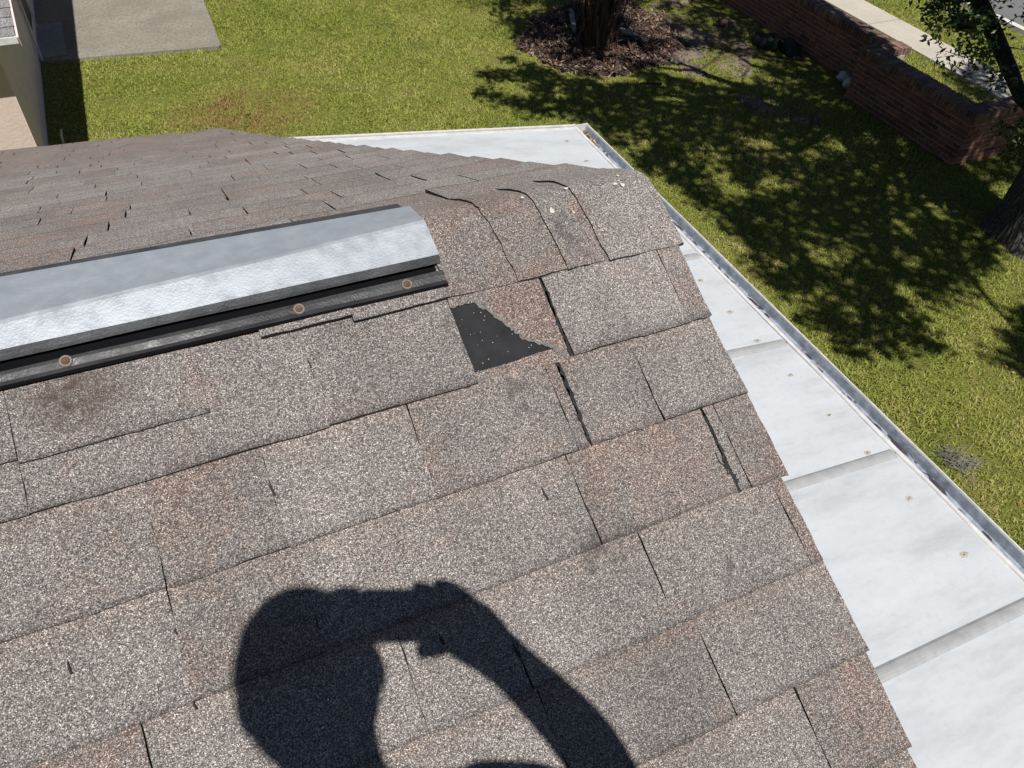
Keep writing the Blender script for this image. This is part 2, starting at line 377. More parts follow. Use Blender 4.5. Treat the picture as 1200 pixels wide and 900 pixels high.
# concrete pad with a worn front edge
P = [(-2.15, 11.58)]
P += [(-2.15 + i*(2.52/14), 11.58 - .235*(i/14) + .012*nz(i*.9, 3, 2)) for i in range(1, 14)]
P += [(.36, 11.34), (.395, 11.38), (.402, 11.6), (.425, 12.4), (.45, 13.4), (.5, 17.5), (-2.15, 17.5)]
pad = sheet('concrete_pad', P, ZG+.045, M['slab'], thick=.15)
mb = MB(); mb.box((-2.12, 11.66, ZG+.046), (-1.72, 12.9, ZG+.056)); mb.build('concrete_patch', plain('pale_patch_concrete', (.30, .29, .275), .9, var=.2, scale=9, bmp=.3), pad)

def blob_outline(P, amp=.12, seed=3, sub=5):
    out = []; n = len(P)
    for i in range(n):
        (x1, y1), (x2, y2) = P[i], P[(i+1) % n]
        for k in range(sub):
            x = x1+(x2-x1)*k/sub; y = y1+(y2-y1)*k/sub
            out.append((x + amp*2*nz(x*3.1, y*3.1, seed), y + amp*2*nz(x*3.1+9, y*3.1+4, seed)))
    return out
def drape(name, P, z, m, kind='structure'):
    """soil patch: a fine grid cut to an outline, gently domed"""
    P = np.array(P); x0, y0 = P.min(0); x1, y1 = P.max(0); st = .05
    xs = np.arange(x0, x1+st, st); ys = np.arange(y0, y1+st, st); X, Y = np.meshgrid(xs, ys)
    I = inpoly(X.ravel(), Y.ravel(), [tuple(p) for p in P]).reshape(X.shape)
    Z = z + .05*(fbm(X*1.7, Y*1.7, 8)-.35)
    if m is M['sand']: I &= fbm(X*1.9, Y*1.9, 77, 4) + .22*(RNG.uniform(0, 1, X.shape)-.5) + .25*(fbm(X*7, Y*7, 79)-.5) < .55
    mb = MB(); nx = len(xs); mb.v = [(float(X[j, i]), float(Y[j, i]), float(Z[j, i]) if I[j, i] else ZG-.05) for j in range(len(ys)) for i in range(nx)]
    for j in range(len(ys)-1):
        for i in range(nx-1):
            if I[j, i] or I[j, i+1] or I[j+1, i] or I[j+1, i+1]: mb.f.append((j*nx+i, j*nx+i+1, (j+1)*nx+i+1, (j+1)*nx+i)); mb.m.append(0)
    return tag(mb.build(name, m, smooth=True), kind=kind)
BED = blob_outline([(4.75, 10.2), (5.4, 10.9), (6.7, 11.5), (7.5, 11.2), (7.7, 10.2), (7.45, 9.3), (6.7, 8.75), (5.9, 8.6), (5.3, 8.75), (4.8, 9.4)], .14, 3)
DIRT_A = blob_outline([(6.75, 8.9), (7.4, 9.5), (7.6, 10.9), (8.6, 11.2), (8.95, 10.0), (8.45, 8.9), (8.1, 8.2), (7.5, 7.8), (7.0, 8.1)], .16, 4)
DIRT_B = blob_outline([(7.1, 7.6), (7.7, 7.3), (8.05, 6.8), (7.85, 6.35), (7.45, 6.5), (7.05, 7.1)], .2, 6)
drape('mulch_bed', BED, ZG+.03, M['mulch_soil'])
drape('bare_soil', DIRT_A, ZG+.02, M['sand']); drape('bare_soil', DIRT_B, ZG+.022, M['sand'])

# ================================================================== HOUSE (main roof)
YR, ZR = -0.076, -0.037
TH = math.radians(26.0); CN, SN = math.cos(TH), math.sin(TH)
HOUSE = thing('house', 'house with brown grey asphalt shingle gable roof filling the foreground', 'house', (-2.6, 0, ZG))
EAVE_Y = 4.0; LEN2 = math.hypot(4.076, 1.93)
def near_p(x, s, n): return Vector((x, YR - s*CN - n*SN, ZR - s*SN + n*CN))
def far_eave_z(x): return -1.949 + min(max(-.407 - x, 0), 1.6)*.058
def far_p(x, s, n):
    u = s/LEN2; ze = far_eave_z(x); dz = (ze-ZR); dy = 4.076
    l = math.hypot(dy, dz); nn = Vector((0, -dz/l, dy/l))
    sag = -.012*math.sin(math.pi*min(max(u, 0), 1))
    return Vector((x + (-.407*u if x > -.8 else 0)*max(0, (x+.8)/.8), YR + dy*u, ZR + dz*u + sag)) + nn*n

def tab_mesh(P, x0, x1, s0, s1, t=.0035, gap=.0034, nx=7, ns=4, seed=0, tuck=.022, skew=0.0, curl=0.0, jag=.0016, poly=None):
    """one shingle tab: top surface, ragged cut edges; P maps (x, s, n) onto the slope"""
    v = []; f = []; m = []; al = []
    rows = ns+2
    for j in range(rows):
        s = s0 - tuck if j == 0 else s0 + (s1-s0)*(j-1)/ns
        fr = max(0, (s-s0)/(s1-s0))
        for i in range(nx+1):
            fx = i/nx; x = x0 + (x1-x0)*fx + skew*(fr-.5)*2
            ds = 0; dx = 0
            if j == rows-1: ds = jag*2*nz(x*160+seed, s*7, 1) + .004*nz(x*9, seed*.37, 2)
            if i in (0, nx) and j > 0: dx = jag*1.4*nz(s*150, x*11+seed, 3) + .0022*nz(s*26, x*17+seed, 5)
            n = t + (t+gap)*fr + .0016*2*nz(x*7+seed*1.3, s*9, 4)*fr + curl*fr*fr*(1 if fx < .3 or fx > .7 else .3)
            v.append(P(x+dx, s+ds, n if j else t-.001)); al.append(fr)
    W_ = nx+1
    for j in range(rows-1):
        for i in range(nx): f.append((j*W_+i, (j+1)*W_+i, (j+1)*W_+i+1, j*W_+i+1)); m.append(0)
    # cut edges (dark asphalt): down from the bottom and both sides
    def skirt(ids, xs):
        o = len(v)
        for (i, (x, s, up)) in zip(ids, xs): v.append(P(x, s, up)); al.append(.5)
        for k in range(len(ids)-1): f.append((ids[k], o+k, o+k+1, ids[k+1])); m.append(1)
    bi = [(rows-1)*W_+i for i in range(W_)]; sb = s1
    skirt(bi, [(x0+(x1-x0)*i/nx+skew, s1-.0005, t*.5) for i in range(W_)])
    skirt([j*W_ for j in range(1, rows)], [(x0+.0005+skew*((j-1)/ns-.5)*2, s0+(s1-s0)*(j-1)/ns, 0) for j in range(1, rows)])
    skirt([j*W_+nx for j in range(rows-1, 0, -1)], [(x1-.0005+skew*((j-1)/ns-.5)*2, s0+(s1-s0)*(j-1)/ns, 0) for j in range(rows-1, 0, -1)])
    return v, f, m, al
def add_tab(name, P, *a, mats=None, parent=HOUSE, label=None, **k):
    v, f, m, al = tab_mesh(P, *a, **k)
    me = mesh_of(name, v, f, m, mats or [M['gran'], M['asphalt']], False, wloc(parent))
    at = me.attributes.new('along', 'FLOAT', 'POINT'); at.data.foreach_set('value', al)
    o = link(name, me, parent)
    if label: o['label'] = label
    return o

# structure under the shingles: deck, rake boards, gable wall
mb = MB()
for P, s1 in ((near_p, 4.6), (far_p, LEN2)):
    xs = [-6.5, -1.9, -1.2, -.8, -.4, -.012]; ss = [0.0, .02, s1*.25, s1*.5, s1*.75, s1-.004]
    vs = [P(x, s, -.0015) for s in ss for x in xs] + [P(x, s, -.03) for s in ss for x in xs]; n = len(xs); q = len(ss)*n
    fs = [(j*n+i, j*n+i+1, (j+1)*n+i+1, (j+1)*n+i) for j in range(len(ss)-1) for i in range(n-1)]
    fs += [tuple(q+i for i in reversed(ff)) for ff in fs]
    fs += [(j*n+n-1, (j+1)*n+n-1, q+(j+1)*n+n-1, q+j*n+n-1) for j in range(len(ss)-1)] + [((len(ss)-1)*n+i, q+(len(ss)-1)*n+i, q+(len(ss)-1)*n+i+1, (len(ss)-1)*n+i+1) for i in range(n-1)]
    mb.add(vs, fs)
mb.build('roof_deck', M['asphalt'], HOUSE)
mb = MB()
for P, s1 in ((near_p, 4.6), (far_p, LEN2-.05)):
    for k in range(8):
        a, b = s1*k/8, s1*(k+1)/8
        p = [P(-.035, a, -.032), P(-.035, b, -.032), P(-.035, b, -.17), P(-.035, a, -.17)]
        mb.prism(p, (-.02, 0, 0))
mb.build('rake_board', M['white_trim'], HOUSE)
mb = MB(); wy0, wy1 = -3.9, 3.6
pts = [(-.45, wy0, ZG), (-.45, wy1, ZG), (-.45, wy1, -2.0), (-.45, YR, -.22), (-.45, wy0, -2.05)]
mb.prism(pts, (-5.8, 0, 0)); mb.build('wall', M['stucco'], HOUSE)

# near-slope shingles: measured courses and cuts (x of each cut, gap width)
E_ = .1432; S0 = .141
def row_s(k): return S0 + E_*k
ROWS = {
 0: [(-1.62, 0.0004), (-1.33, 0.0004), (-1.036, 0.0004), (-.654, 0.0004), (-.4262, 0.0010), (-.2645, 0.0044), (-.0425, 0.0016)],
 1: [(-1.50, 0.0004), (-1.20, 0.0004), (-.905, 0.0004), (-.752, 0.0004), (-.541, 0.0004), (-.314, 0.0014), (-.2925, 0.0053), (-.161, 0.0016)],
 2: [(-1.55, 0.0004), (-1.24, 0.0004), (-.908, 0.0004), (-.745, 0.0004), (-.581, 0.0004), (-.337, 0.0014), (-.0885, 0.0056), (-.0655, 0.0017)],
 3: [(-1.52, 0.0004), (-1.22, 0.0004), (-.970, 0.0004), (-.653, 0.0004), (-.506, 0.0004), (-.274, 0.0017), (-.0255, 0.0019)],
 4: [(-1.45, 0.0004), (-1.15, 0.0004), (-.81, 0.0004), (-.498, 0.0004), (-.243, 0.0019)],
 5: [(-1.5, 0.0004), (-1.25, 0.0004), (-.975, 0.0004), (-.66, 0.0004), (-.345, 0.0012), (-.1365, 0.0019)],
 6: [(-1.6, 0.0004), (-1.3, 0.0004), (-.98, 0.0004), (-.66, 0.0004), (-.40, 0.0004), (-.21, 0.0019)],
 7: [(-1.5, 0.0004), (-1.2, 0.0004), (-.9, 0.0004), (-.58, 0.0004), (-.30, 0.0019)]}
RAKE = {0: .002, 1: .0, 2: .004, 3: -.003, 4: .003, 5: .002, 6: -.002, 7: .003}
torn = None
for k, cs in ROWS.items():
    xs = cs + [(RAKE[k], 0.0)]
    s0, s1 = row_s(k), row_s(k+1)
    if k == 0: s0 = .075
    for i in range(len(xs)-1):
        a = xs[i][0] + xs[i][1]/2; b = xs[i+1][0] - xs[i+1][1]/2
        if k == 0 and abs(xs[i][0] + .4262) < 1e-3: continue                   # torn tab, built below
        ss1 = s1 + random.uniform(-.0012, .0012)
        small = (b-a) < .035
        add_tab('shingle', near_p, a, b, s0, ss1, seed=k*17+i*3.7, nx=(3 if small else 10), ns=(7 if k == 0 else 7), skew=random.uniform(-.0012, .0012), tuck=.02)
# torn tab: granulated remnant right of the tear
TEAR = [(-.388, .148), (-.381, .161), (-.372, .170), (-.361, .187), (-.354, .196), (-.343, .2135), (-.336, .221), (-.331, .232), (-.322, .2395), (-.313, .244), (-.302, .252), (-.292, .2575), (-.288, .2655), (-.280, .275), (-.276, .2835)]
JT = []
for (xa, sa_), (xb, sb_) in zip(TEAR[:-1], TEAR[1:]):
    for q in range(4): u = q/4; JT.append((xa+(xb-xa)*u+.0050*nz(xa*900+q*1.9, 1, 9), sa_+(sb_-sa_)*u+.0050*nz(xa*900+q*2.3, 5, 9)))
JT.append(TEAR[-1])
top = [near_p(x, s, .0052) for x, s in JT]; rt = [near_p(-.2672, s, .0052) for s in np.linspace(.284, .06, 6)]
mb = MB(); pts = [near_p(x, s, .0052) for x, s in ((-.4248, .06), (-.4250, .1535), (-.419, .1555), (-.413, .1525), (-.406, .1545), (-.400, .1520), (-.394, .1545))] + top[2:] + rt
mb.prism([p - Vector((0, -SN, CN))*.005 for p in pts], Vector((0, -SN, CN))*.005, 0, 1)
t_ = mb.build('shingle', [M['gran'], M['asphalt']], HOUSE); at_ = t_.data.attributes.new('along', 'FLOAT', 'POINT'); at_.data.foreach_set('value', [.5]*len(t_.data.vertices)); t_['label'] = 'torn shingle with a ragged diagonal edge beside the bare black patch'
# grey delaminated strip along the tear
mb = MB()
for i in range(len(JT)-1):
    (x, s), (x2, s2) = JT[i], JT[i+1]; w = .0015+.008*abs(nz(i*.9, 2, 4))+(.007*abs(nz(i*.6, 8, 4))*2 if i > 38 else 0)
    mb.add([near_p(x-.001, s+.001, .0049), near_p(x2-.001, s2+.001, .0049), near_p(x2+w*.8, s2-w*.4, .0060), near_p(x+w*.8, s-w*.4, .0060)], [(0, 1, 2, 3)])
mb.build('delaminated_edge', plain('delaminated_grey', (.16, .155, .15), .9, var=.45, scale=180, bmp=.5, bscale=400), HOUSE)
# bare felt and the tan strip of the course below showing under it
mb = MB(); fp = [(-.4252, .10)] + [(-.4252, s) for s in (.16, .2, .24, .279)] + [(-.412, .277+.002), (-.405, .2725), (-.396, .2705), (-.387, .272), (-.378, .2695), (-.366, .2695), (-.355, .2665), (-.344, .264), (-.332, .2635), (-.318, .2625), (-.300, .2625), (-.286, .2635), (-.30, .24), (-.33, .20), (-.36, .15), (-.385, .10)]
mb.add([near_p(x, s, .0022) for x, s in fp], [tuple(range(len(fp)))]); felt = mb.build('bare_felt', M['felt'], HOUSE); felt['label'] = 'bare black asphalt patch where a piece of shingle tore off'
mb = MB()
for k in range(26):
    x = random.uniform(-.42, -.31); s = random.uniform(.17, .268)
    if x > -.425 + (s-.12)*1.0 - .0: 
        if x > -.395 + (s-.15)*.85: continue
    r = random.uniform(.0005, .0011); c = near_p(x, s, .0022)
    mb.add([c+Vector((r*math.cos(a), r*math.sin(a), .0004)) for a in (0, 1.57, 3.14, 4.71)] + [c+Vector((0, 0, .0016))], [(0, 1, 4), (1, 2, 4), (2, 3, 4), (3, 0, 4)])
tag(mb.build('loose_granules', M['fleck'], felt), kind='stuff')
mb = MB(); pp = [(-.4245, .281)] + [(x, s-.001) for x, s in [(-.412, .279), (-.405, .2725), (-.396, .2705), (-.387, .272), (-.378, .2695), (-.366, .2695), (-.355, .2665), (-.344, .264), (-.332, .2635), (-.318, .2625), (-.300, .2625), (-.286, .2635), (-.273, .2655)]] + [(-.271, .2855), (-.3, .286), (-.35, .2862), (-.4, .287)]
mb.prism([near_p(x, s, .0016) for x, s in pp], Vector((0, -SN, CN))*.0018, 0, 1); mb.build('granule_strip', [M['gran_warm'], M['asphalt']], HOUSE)
# dark tears beside damaged cuts
def crack(pts, n=.0088):
    mb = MB(); Lp = []; Rp = []
    for x, s, w in pts:
        Lp.append(near_p(x-w*(.5+.5*nz(s*210, 1, 3)), s, n)); Rp.append(near_p(x+w*(.5+.5*nz(s*210, 7, 3)), s, n))
    k = len(pts)
    mb.add(Lp+Rp, [(i, i+1, k+i+1, k+i) for i in range(k-1)]); return mb.build('torn_crack', M['asphalt'], HOUSE)
def crackline(x0, s0, x1, s1, w0, w1, n=26): return [(x0+(x1-x0)*i/n+.0050*nz(i*.45, s0*50, 5), s0+(s1-s0)*i/n, (w0+(w1-w0)*i/n)*(.5+2.6*abs(nz(i*.7, s1*30, 6))+.8*abs(nz(i*2.3, s1*11, 7)))) for i in range(n+1)]
crack(crackline(-.2925, .290, -.2905, .424, .0042, .0052))
crack(crackline(-.0885, .436, -.0890, .52, .0016, .0046)); crack(crackline(-.0895, .515, -.0870, .571, .0050, .0092))
crack(crackline(-.100, .50, -.094, .545, .0010, .0022, 12)); crack(crackline(-.2640, .16, -.2665, .282, .0026, .0036))
crack([(x, s, w*.6) for x, s, w in crackline(-.2985, .37, -.285, .424, .001, .003, 14)])
# small dark splits where welded tabs have opened
for x, s in ((-1.037, .165), (-1.03, .47), (-.909, .476), (-.909, .565), (-.509, .648), (-.60, .60), (-.336, .503), (-.654, .175), (-.654, .225), (-.852, .25), (-.752, .33), (-.905, .40), (-.35, .88), (-.497, .80), (-.39, .46)):
    ln = random.uniform(.010, .026); w = random.uniform(.0016, .0038)
    mb = MB(); mb.add([near_p(x-w*.3, s, .0085), near_p(x+w*.2, s+ln*.5, .0085), near_p(x+w*.9, s+ln, .0088), near_p(x-w*.1, s+ln*1.05, .0088), near_p(x-w*.8, s+ln*.55, .0085)], [(0, 1, 2, 3, 4)]); mb.build('open_split', M['asphalt'], HOUSE)
# extra short course on the left (ends about x=-0.78) and the strips under the vent
add_tab('shingle', near_p, -1.60, -1.0367, .095, .212, seed=91, nx=8, ns=4, t=.0050, tuck=.0)
add_tab('shingle', near_p, -1.0355, -.800, .095, .217, seed=92, nx=8, ns=4, t=.0046, tuck=.0)
add_tab('shingle_strip', near_p, -.708, -.572, .105, .1305, seed=93, nx=6, ns=2, t=.0062, tuck=0, mats=[M['gran_warm'], M['asphalt']])
add_tab('shingle_strip', near_p, -.575, -.424, .105, .1395, seed=94, nx=6, ns=2, t=.0062, tuck=0, mats=[M['gran_warm'], M['asphalt']])
# slope below the picture: one joined part
sv = []; sf = []; sm = []; sa = []
def accum(P, *a, **k):
    v, f, m, al = tab_mesh(P, *a, **k); o = len(sv); sv.extend(v); sf.extend(tuple(i+o for i in ff) for ff in f); sm.extend(m); sa.extend(al)
for k in range(0, 31):
    x = -6.4 + random.uniform(0, .3); lim = -1.62 if k < 8 else .0
    while x < lim:
        w = random.choice((.305, .31, .32)); b = min(x+w, lim)
        if b-x > .03: accum(near_p, x+.001, b-.001, row_s(k) if k else .02, row_s(k+1), seed=k*5+x, nx=3, ns=1)
        x += w
def stuff_part(name, parent, mats):
    global sv, sf, sm, sa
    me = mesh_of(name, sv, sf, sm, mats, False, wloc(parent)); at = me.attributes.new('along', 'FLOAT', 'POINT'); at.data.foreach_set('value', sa)
    o = link(name, me, parent); o['kind'] = 'stuff'; sv = []; sf = []; sm = []; sa = []; return o
stuff_part('shingle_field', HOUSE, [M['gran'], M['asphalt']])

# far slope
FE = .1432; nrow = int((LEN2-.12)/FE)+1; cnt = 0
for k in range(nrow):
    s0 = .12 + FE*k - (.06 if k == 0 else 0); s1 = min(.12 + FE*(k+1), LEN2+.01)
    if s1 <= s0: break
    off = (k*.1035) % .31; x = 0.004 + .01*nz(k*1.7, 1, 3); first = True
    while x > -6.4:
        w = (.12 + off*.6) if first else random.choice((.165, .20, .235, .27, .31)); first = False
        a = max(x-w, -6.4); g = random.choice((.002, .003, .0035, .0048)); lift = random.choice((0, 0, .001, .002, .003)) * (1 if x > -1.2 else .6)
        args = dict(seed=k*3.3+x*5, t=.0034, gap=.0022+lift, jag=.002, curl=random.choice((0, 0, .001, .002)))
        if x > -2.1 and k < 18: add_tab('shingle', far_p, a+g/2, x-g/2, s0, s1, nx=5, ns=2, **args); cnt += 1
        else: accum(far_p, a+g/2, x-g/2, s0, s1, nx=3, ns=1, **args)
        x = a
stuff_part('shingle_field', HOUSE, [M['gran'], M['asphalt']])

# ridge caps, each bent over the ridge
def cap_z(dy): return -.4877*math.sqrt(dy*dy + .026**2) + .0150 - .0075*min(max((abs(dy)-.04)/.085, 0), 1)
def ridge_cap(x0, x1, lift, skew, sn, sf_, seed, label=None):
    nj = 22; ni = 6; v = []; f = []; m = []; al = []
    for j in range(nj+1):
        d = -sn*CN + (sn+sf_)*CN*j/nj
        for i in range(ni+1):
            fx = i/ni; near_fac = max(0, -d)/.13
            x = x0 + (x1-x0)*fx + skew*(near_fac-.3)
            l = .0005 + lift*(1-fx) + .0025*nz(x*9+seed, d*14, 2) + (.004*max(0, abs(d)/.13-.75)*4*nz(x*13, seed, 6) if j in (0, nj) else 0)
            if i == 0: x += .0045*nz(d*130, seed, 7) + .006*nz(d*25, seed, 8)
            yj = d + (.004*nz(x*150, seed, 8) if j in (0, nj) else 0)
            v.append(Vector((x, YR+yj, ZR+cap_z(d)+l))); al.append(.2 + .5*fx)
    W_ = ni+1
    for j in range(nj):
        for i in range(ni): f.append((j*W_+i, j*W_+i+1, (j+1)*W_+i+1, (j+1)*W_+i)); m.append(0)
    def skirt(ids, dv):
        o = len(v)
        for i in ids: v.append(v[i] + dv); al.append(.5)
        for q in range(len(ids)-1): f.append((ids[q], o+q, o+q+1, ids[q+1])); m.append(1)
    skirt(list(range(W_)), Vector((0, .0005, -.0055))); skirt([nj*W_+i for i in range(W_)], Vector((0, -.0005, -.009)))
    skirt([j*W_+ni for j in range(nj+1)], Vector((-.0008, 0, -.006))); skirt([j*W_ for j in range(nj, -1, -1)], Vector((.0008, 0, -.0050)))
    me = mesh_of('ridge_cap', v, f, m, [M['gran'], M['asphalt']], False, wloc(HOUSE)); at = me.attributes.new('along', 'FLOAT', 'POINT'); at.data.foreach_set('value', al)
    return link('ridge_cap', me, HOUSE)
cap3 = ridge_cap(-.146, .006, .0046, .012, .1470, .150, 1)
cap2 = ridge_cap(-.2210, -.120, .0040, .014, .1440, .150, 2)
cap1 = ridge_cap(-.3130, -.190, .0036, .018, .1430, .150, 3)
cap0 = ridge_cap(-.4235, -.285, .0020, .004, .1420, .150, 4)
def fleck(x, s, r, par, rx=1.0, far=False):
    d = -s*CN; c = Vector((x, YR+d, ZR+cap_z(d)+.0050)); n = Vector((0, -SN if s > .03 else -.12, CN)).normalized(); a = Vector((1, 0, 0)); b = n.cross(a); mb = MB()
    k = 11; ph = x*90
    ring = [c + (a*math.cos(2*math.pi*i/k)*r*rx + b*math.sin(2*math.pi*i/k)*r)*(.5+.35*abs(math.sin(i*2.3+ph))) for i in range(k)]
    mb.add(ring+[c+n*.0016], [(i, (i+1) % k, k) for i in range(k)] ); return mb.build('pale_fleck', M['fleck'], par)
for x, s, r, rx, pr in ((-.054, .018, .007, .8, cap3), (-.066, .012, .0045, 1.4, cap3), (-.155, -.005, .004, 1.4, cap2), (-.2015, .040, .0075, .7, cap2), (-.165, .052, .0038, .8, cap2), (-.238, -.005, .004, 1, cap1), (-.048, -.012, .0032, 1, cap3)): fleck(x, s, r, pr, rx)

# ridge vent: embossed cover, black baffle, flanges, rusty screws
VENT = bpy.data.objects.new('ridge_vent', None); COL.objects.link(VENT); VENT.parent = HOUSE; VENT.location = Vector((-.9, YR, ZR)) - wloc(HOUSE); VENT.empty_display_size = .1
VX = [-6.4, -3.5, -2.0, -1.4, -1.03, -.8, -.6, -.4165]
def vent_sweep(name, prof, mats, seed=0, wob=.0012, smooth=False, mi=None, thick=.0):
    """prof(x) -> list of (dy, dz) across the ridge"""
    xs = []
    for a, b in zip(VX[:-1], VX[1:]):
        n = 8 if a > -1.5 else 2
        xs += [a+(b-a)*i/n for i in range(n)]
    xs.append(VX[-1]); mb = MB(); n = len(prof(-.41))
    for x in xs:
        for j, (dy, dz) in enumerate(prof(x)): mb.v.append((x + (.010 if name == 'flange' else 0)*0, YR+dy, ZR+dz+wob*2*nz(x*6+seed, j*1.3, 6)))
    for i in range(len(xs)-1):
        for j in range(n-1): mb.f.append((i*n+j, (i+1)*n+j, (i+1)*n+j+1, i*n+j+1)); mb.m.append(mi[j] if mi else 0)
    o = mb.build(name, mats, VENT, smooth)
    if thick:
        md = o.modifiers.new('thickness', 'SOLIDIFY'); md.thickness = thick; md.offset = -1
    return o
def lerp_prof(x, A, B):
    t = min(max((-.4165-x)/(1.03-.4165), 0), 1.15); return [(a[0]+(b[0]-a[0])*t, a[1]+(b[1]-a[1])*t) for a, b in zip(A, B)]
def sn_(s, n): return (-s*CN - n*SN, -s*SN + n*CN)
cA = [sn_(.0800, .0135), sn_(.0770, .0165), sn_(.0690, .0225), (-.012, .0105), (-.006, .0115), (.066, -.008), (.070, -.012), (.074, -.024)]
cB = [sn_(.0745, .0135), sn_(.0715, .0165), sn_(.0635, .0225), (-.033, .0065), (-.026, .0080), (.084, .000), (.089, -.004), (.093, -.022)]
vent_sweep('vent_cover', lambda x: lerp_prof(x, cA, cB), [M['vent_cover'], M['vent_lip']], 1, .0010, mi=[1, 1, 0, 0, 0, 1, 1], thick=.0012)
bA = [sn_(.0940, .0042), sn_(.0760, .0044), sn_(.0735, .0165), (-.012, .006), (.060, -.012), (.070, -.036)]; bB = [sn_(.0920, .0042), sn_(.0705, .0044), sn_(.068, .0165), (-.028, .003), (.078, -.005), (.088, -.045)]
bf = vent_sweep('baffle', lambda x: lerp_prof(x, bA, bB), [M['black']], 2, 0)
# closed dark end of the vent body
mb = MB(); e = [(-.4185, YR+a, ZR+b) for a, b in lerp_prof(-.4165, bA, bA)]; mb.add(e, [tuple(range(len(e)))]); mb.build('end_plug', M['black'], VENT)
fA = [sn_(.0905, .0060), sn_(.0912, .0112), sn_(.098, .0118), sn_(.108, .0108), sn_(.1155, .0128), sn_(.1195, .0105), sn_(.1200, .0030)]
fB = [sn_(.0885, .0060), sn_(.0890, .0112), sn_(.094, .0118), sn_(.103, .0108), sn_(.1085, .0128), sn_(.1135, .0105), sn_(.1140, .0030)]
vent_sweep('flange', lambda x: lerp_prof(x, fA, fB), [M['vent_flange'], M['black']], 3, .0011, mi=[0, 0, 0, 0, 1, 1])
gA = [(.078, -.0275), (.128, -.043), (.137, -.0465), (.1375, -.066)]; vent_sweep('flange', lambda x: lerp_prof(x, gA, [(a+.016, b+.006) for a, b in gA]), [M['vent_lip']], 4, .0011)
for x, s in ((-.957, .0955), (-.645, .1000), (-.479, .1015), (-1.27, .085), (-1.58, .085), (-2.2, .085)):
    c = near_p(x, s, .0128); n = Vector((0, -SN, CN)); a = Vector((1, 0, 0)); b = n.cross(a); mb = MB()
    for r, h0, h1, mi in ((.0092, -.001, .0008, 1), (.0056, .0008, .0030, 0), (.0030, .0030, .0040, 0)):
        k = 12; ring = [a*math.cos(2*math.pi*i/k)*r + b*math.sin(2*math.pi*i/k)*r for i in range(k)]
        mb.add([c+n*h0+q for q in ring] + [c+n*h1+q*.88 for q in ring], [(i, (i+1) % k, k+(i+1) % k, k+i) for i in range(k)] + [tuple(k+i for i in range(k))], mi)
    mb.build('screw', [M['rust'], M['rust_stain']], VENT)

# ================================================================== PATIO COVER beyond the gable
PATIO = thing('patio_cover', 'white panel patio cover with metal gutter below the brown roof edge', 'patio roof', (1.0, 1.0, ZG))
GX = 2.235
def pz(x): return -2.318 + .128*(GX-x)
SEAMS = [-3.262, -2.373, -1.484, -.594, .295, 1.184, 2.073, 2.962, 3.851]
for a, b in zip(SEAMS[:-1], SEAMS[1:]):
    mb = MB(); nx_ = 10; ny_ = 4; xs = [-.44+(GX+.44)*i/nx_ for i in range(nx_+1)]; ys = [a+.004+(b-a-.008)*j/ny_ for j in range(ny_+1)]
    vs = [(x, y, pz(x)+.003*nz(x*2, y*4, 3)) for y in ys for x in xs]; n = nx_+1; q = len(vs)
    vs += [(x, y, pz(x)-.075) for y in ys for x in xs]
    fs = [(j*n+i, j*n+i+1, (j+1)*n+i+1, (j+1)*n+i) for j in range(ny_) for i in range(nx_)]
    fs += [tuple(q+i for i in reversed(ff)) for ff in fs]
    fs += [(i, q+i, q+i+1, i+1) for i in range(nx_)] + [(ny_*n+i, ny_*n+i+1, q+ny_*n+i+1, q+ny_*n+i) for i in range(nx_)]
    fs += [(j*n+nx_, q+j*n+nx_, q+(j+1)*n+nx_, (j+1)*n+nx_) for j in range(ny_)]
    mb.add(vs, fs); mb.build('roof_panel', M['panel'], PATIO, False)
for y in SEAMS[1:-1]:
    mb = MB(); w = .031; k = 14
    for i in range(k+1):
        x = -.44+(GX+.42)*i/k; z = pz(x)+.0035; wv = .002*nz(x*3, y, 2)
        mb.v += [(x, y-w+wv, z-.003), (x, y-w+.012, z+.004), (x, y-.006, z+.0065), (x, y+.006, z+.0062), (x, y+w-.012, z+.004), (x, y+w+wv, z-.003)]
    for i in range(k):
        for j in range(5): mb.f.append((i*6+j, (i+1)*6+j, (i+1)*6+j+1, i*6+j+1)); mb.m.append(0)
    mb.build('joint_strip', M['joint'], PATIO)
def extr_y(name, prof, y0, y1, m, wob=.0, n=40):
    mb = MB(); k = len(prof); ys = [y0+(y1-y0)*i/n for i in range(n+1)]
    for y in ys:
        for j, (x, z) in enumerate(prof): mb.v.append((x+wob*2*nz(y*3, j, 4), y, z+wob*2*nz(y*4, j+7, 4)))
    for i in range(n):
        for j in range(k-1): mb.f.append((i*k+j, i*k+j+1, (i+1)*k+j+1, (i+1)*k+j)); mb.m.append(0)
    return mb.build(name, m, PATIO)
Z0 = pz(GX)
extr_y('drip_edge', [(GX-.006, Z0+.002), (GX-.002, Z0+.010), (GX+.016, Z0+.009), (GX+.024, Z0+.002), (GX+.028, Z0-.085)], -3.26, 3.86, M['white_trim'], .0022, 90)
GUT = bpy.data.objects.new('gutter', None); COL.objects.link(GUT); GUT.parent = PATIO; GUT.location = Vector((GX+.07, 1, Z0-.1)) - wloc(PATIO); GUT.empty_display_size = .1
def to_gut(o): o.parent = GUT; o.location = -wloc(GUT) + wloc(PATIO); return o
go = extr_y('gutter_trough', [(GX+.030, Z0-.010), (GX+.030, Z0-.060), (GX+.112, Z0-.060), (GX+.118, Z0-.030), (GX+.124, Z0-.012)], -3.26, 3.885, M['gutter_in'], .0006, 60); to_gut(go)
